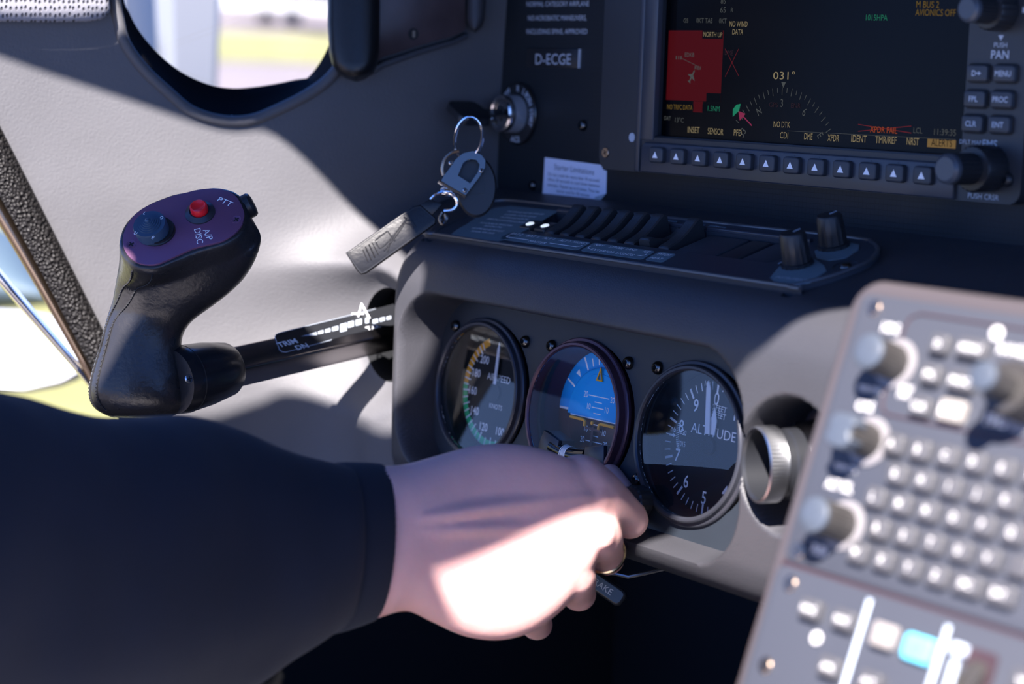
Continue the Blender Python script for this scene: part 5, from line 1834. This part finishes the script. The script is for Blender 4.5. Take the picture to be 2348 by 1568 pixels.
chain(hd, [(1010, 1160, .900, 15), (1120, 1130, .925, 14), (1215, 1110, .950, 11.5), (1290, 1100, .968, 9.5), (1335, 1100, .980, 8)])                               # thumb, behind
for x, y, d, r in ((1362, 1140, .8975, 9.5), (1368, 1222, .8960, 10), (1312, 1312, .8955, 9), (1212, 1398, .8960, 8.5)): hd.add(ball(at(x, y, d+.0032), r*.001, 2))
for P in ([(960, 1190), (1160, 1160), (1345, 1142)], [(960, 1220), (1160, 1210), (1350, 1218)], [(950, 1250), (1140, 1275), (1300, 1308)], [(940, 1280), (1080, 1345), (1200, 1394)]):
    if P[0][1] > 1240: continue
    for i, p in enumerate(catmull([(x, y, 0) for x, y in P], 14)):
        k = i/28
        base_d = .864+(p.x-870)/530*.042-(.0225-.009*k)
        hd.add(ball(at(p.x, p.y, base_d+.0060-.0016*k), .0045, 1))
hm = hd.build('person_raw', 'skin', None, scale=1, smooth=0)
md = hm.modifiers.new('r', 'REMESH'); md.mode = 'VOXEL'; md.voxel_size = .0011
m2 = hm.modifiers.new('s', 'SMOOTH'); m2.factor = .5; m2.iterations = 20
dg = bpy.context.evaluated_depsgraph_get()
me = bpy.data.meshes.new_from_object(hm.evaluated_get(dg))
me.name = 'person'
bpy.data.objects.remove(hm)
me.shade_smooth()
me.materials.clear(); me.materials.append(M['skin'])
pr_ = bpy.data.objects.new('person', me); COL.objects.link(pr_)
tag(pr_, 'person in a dark navy sleeve, hand with a gold ring reaching the gauges', 'person')

# sleeve and ribbed cuff
SS = [((-700, 790), (-600, 2150), .60, .080), ((-300, 850), (-250, 1900), .68, .075), ((0, 893), (0, 1740), .735, .066), ((140, 927), (150, 1715), .762, .062), ((270, 950), (290, 1672), .787, .058), ((420, 962), (430, 1630), .812, .054), ((560, 1000), (560, 1588), .832, .047), ((700, 1038), (690, 1508), .847, .039), ((790, 1056), (762, 1458), .857, .034), ((800, 1060), (775, 1450), .859, .0325)]
AXS = (CR*.93+CF*.36)
NS = 72
RSr = [ring_axis(*s, AXS, 1.0, NS) for s in SS]
cs_ = [catmull([r[i] for r in RSr], 14) for i in range(NS)]
NK = len(cs_[0])
rg = []
for k in range(NK):
    rg.append([cs_[i][k] for i in range(NS)])
vs, fs = loft(rg)
nv = []
for idx, p in enumerate(vs):
    k = idx//NS
    q = V(p); c = sum(rg[k], V())/NS
    u = noise.noise(V((q.x*16+q.z*9, q.y*12, q.z*16)))*.0045+noise.noise(V((q.x*42, q.y*42, q.z*22)))*.0012
    fade = min(1, (NK-1-k)/16)
    nv.append(tuple(q+(q-c).normalized()*u*(.25+.75*fade)))
b = MB(); b.add((nv, fs)); b.build('sleeve', 'navy', pr_, scale=1, smooth=80)
CFS = [((775, 1062), (752, 1452), .858, .0325), ((800, 1061), (778, 1446), .8605, .0330), ((840, 1062), (815, 1434), .8645, .0318), ((868, 1064), (842, 1424), .8675, .0303), ((876, 1066), (848, 1421), .8685, .0292), ((872, 1072), (845, 1415), .8680, .0270)]
RCf = [ring_axis(*s, AXS, 1.0, 144) for s in CFS]
cc_ = [catmull([r[i] for r in RCf], 5) for i in range(144)]
rg = [[cc_[i][k] for i in range(144)] for k in range(len(cc_[0]))]
for k, r in enumerate(rg):
    c = sum(r, V())/144
    if k < len(rg)-4: rg[k] = [p+(p-c).normalized()*(.0003 if i % 2 else 0) for i, p in enumerate(r)]
b = MB(); b.add(loft(rg)); b.build('cuff', 'navy', pr_, scale=1, smooth=80)
# ring
rc = at(1386, 1268, .930)
ra = (at(1388, 1272, .938)-at(1368, 1226, .906)).normalized()
fr = Frame(rc, CR, ra.cross(CR)); fr.n = ra; fr.u = (CR-ra*CR.dot(ra)).normalized(); fr.v = ra.cross(fr.u)
b = MB(); b.add(lathe([(9.9, -1.6), (10.7, -1.2), (10.9, 0), (10.7, 1.2), (9.9, 1.6), (9.6, 0), (9.9, -1.6)], 64, cap1=False)); o = b.build('finger_ring', 'gold', pr_); o.matrix_world = fr.mat(); o['label'] = 'plain gold ring'

# ================================================================== OUTSIDE THINGS
def hit_ground(px, py, z=-1.3):
    d = ray(px, py)
    n = gd.cross(gs).normalized()
    if n.z < 0: n = -n
    o = V((0, 0, z))
    t = (o-CC).dot(n)/d.dot(n)
    return CC+d*t


UPW = V((0, 0, 1))
# white two-tone strut standing just outside the window
b = MB()
rings = []
for x0, x1, y, dd in ((352, 500, -260, 2.2), (356, 497, 0, 2.2), (362, 492, 120, 2.2), (366, 488, 230, 2.2), (372, 480, 330, 2.2)):
    l, r = at(x0, y, dd), at(x1, y, dd)
    m = at(x0+(x1-x0)*.3, y, dd-.05)
    rings.append([l, m.lerp(l, .3), m, m.lerp(r, .25), r, r+CF*.03, l+CF*.04])
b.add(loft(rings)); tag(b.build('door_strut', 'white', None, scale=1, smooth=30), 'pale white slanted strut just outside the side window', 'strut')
b = MB()
rings = []
for x0, x1, y, dd in ((285, 352, -260, 2.6), (285, 356, 0, 2.6), (288, 362, 330, 2.6)):
    l, r = at(x0-60, y, dd), at(x1+10, y, dd+.1)
    rings.append([l, l.lerp(r, .5)-CF*.05, r, r+CF*.05, l+CF*.05])
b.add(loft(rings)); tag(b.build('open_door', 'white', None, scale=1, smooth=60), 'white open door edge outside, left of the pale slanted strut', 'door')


def aeroplane(name, px, py, dist, L, ang, label):
    """light aeroplane: fuselage, wing, fin"""
    t = thing(name, label, 'aeroplane', None)
    p = at(px, py, dist)
    t.matrix_world = Matrix.Translation(p) @ RZ(ang)
    b = MB()
    rings = []
    for x, w, h, z in ((-.5*L, .05, .07, .25), (-.3*L, .22, .28, .12), (-.05*L, .5, .62, .05), (.15*L, .58, .66, 0), (.33*L, .5, .5, -.05), (.47*L, .3, .3, -.08), (.5*L, .08, .08, -.08)):
        rings.append([V((x, w*math.cos(a), z+h*math.sin(a))) for a in [2*pi*i/24 for i in range(24)]])
    b.add(loft(rings)); b.build('fuselage', 'white_hi', t, scale=1)
    b = MB()
    for s in (-1, 1):
        r = [[V((x+.08*L*q, s*y, -.42+.04*y+th)) for x, th in ((.16*L, 0), (.10*L, .07), (-.02*L, .05), (-.06*L, 0), (.05*L, -.03))] for q, y in ((0, .2), (-.3, 4.4))]
        b.add(loft(r))
    b.build('wing', 'white_hi', t, scale=1)
    b = MB(); b.add(loft([[V((x, y, z)) for x, y in ((x0, -.03), (x1, -.03), (x1, .03), (x0, .03))] for x0, x1, z in ((-.5*L, -.34*L, .2), (-.53*L, -.44*L, 1.25))])); b.build('fin', 'white_hi', t, scale=1)
    b = MB(); b.add(loft([[V((x, y, .52+z)) for x, y in ((-.08*L, 0), (.16*L, 0))]+[V((x, yy, .5)) for x, yy in ((.2*L, .45), (-.1*L, .45))] for z in (.2, .28)])) if False else b.add(loft([[V((x, w*math.cos(a), .5+h*max(0, math.sin(a)))) for a in [2*pi*i/20 for i in range(20)]] for x, w, h in ((-.14*L, .1, .1), (-.05*L, .42, .42), (.1*L, .44, .4), (.2*L, .15, .05))])); b.build('cockpit_canopy', 'pane_d', t, scale=1)
    for y in (-1.1, 1.1):
        b = MB(); b.add(lathe([(.16, -.06), (.2, -.03), (.2, .03), (.16, .06)], 24, cap0=True), T(0, y, -1.05) @ Matrix.Rotation(pi/2, 4, 'X')); b.add(tube([(0, y, -1.05), (0, y*.8, -.4)], .04, 8)); b.build('wheel', 'black', t, scale=1)
    return t


M['pane_d'] = mat('tinted canopy', (.30, .36, .42), .1)
_t = aeroplane('parked_aeroplane', 620, 50, 46, 9.0, 1.35, 'white light aeroplane parked beyond the grass, seen through the side window')
_p = V((0, 0, -1.3))+gd*46+gs*0
_d = ray(640, 60); _q = CC+_d*((46-CC.dot(gd))/_d.dot(gd))
_base = _q-_n*((_q-V((0, 0, -1.3))).dot(_n)/_n.dot(_n))
_t.location = _base+V((0, 0, 1.27))
# own wing seen past the door edge, lower left
b = MB()
c = at(40, 800, 1.75)
rings = []
for k in range(13):
    a = -pi/2+pi*k/12
    y = math.sin(a); r = max(.02, math.cos(a))**.6
    rings.append([at(-420+ (610*.5+0)*(1+y)*1.0, 735+ (0), 1.9)+UPW*0 for _ in range(3)]) if False else None
rings = []
for x, top, bot in ((-900, 700, 900), (-400, 705, 905), (-100, 712, 900), (60, 725, 890), (140, 742, 872), (180, 765, 850), (192, 790, 825)):
    t_, b_ = at(x, top, 1.9), at(x, bot, 1.72)
    m = (t_+b_)/2; A = (t_-b_)/2
    Bv = A.cross(CR).normalized()*.02
    rings.append([m+A*math.cos(q)+Bv*math.sin(q) for q in [2*pi*i/24 for i in range(24)]])
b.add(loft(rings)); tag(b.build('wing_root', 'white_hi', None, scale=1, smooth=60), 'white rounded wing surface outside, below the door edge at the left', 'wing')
b = MB()
rings = []
for x, top, bot in ((-900, 440, 740), (-300, 470, 730), (-60, 500, 716), (40, 540, 706), (110, 610, 700), (150, 660, 695)):
    t_, b_ = at(x, top, 2.6), at(x, bot, 2.5)
    m = (t_+b_)/2; A = (t_-b_)/2
    rings.append([m+A*math.cos(q)+CF*.1*math.sin(q) for q in [2*pi*i/24 for i in range(24)]])
b.add(loft(rings)); tag(b.build('tyre', mat('dark teal cover', (.06, .09, .11), .6), None, scale=1, smooth=60), 'dark teal rounded cover outside above the white wing surface', 'cover').name = 'engine_cover'

# unseen pale seat cushion added to bounce sunlight up onto the hand
b = MB()
b.add(prism(rr(520, 420, 60, 8), -90, 0, 40, 5))
o = b.build('bounce_cushion', mat('pale bounce leather', (.48, .44, .42), .6, bump=.3, bscale=400), None, smooth=50)
o.matrix_world = T(.16, -.44, -.235)
ps = o
tag(o, 'unseen pale seat cushion below the hand, added to bounce sunlight up', 'seat')
b = MB(); b.add(prism(rr(440, 340, 40, 6), 0, 95, 8)); b.build('seat_base', 'foot', o).location = (0, 0, -.185)

b = MB(); b.add(prism(rr(460, 460, 60, 8), -90, 0, 40, 5)); b.add(prism(rr(400, 400, 40, 6), -185, -88))  # unseen pale seat, added as a reflector for the shaded side of the hand
o = b.build('bounce_seat', ps.data.materials[0], None, smooth=50); o.matrix_world = T(.80, -.50, -.16) @ Matrix.Rotation(-.12, 4, 'X')
tag(o, 'pale seat out of view on the right, added to bounce sunlight', 'seat')
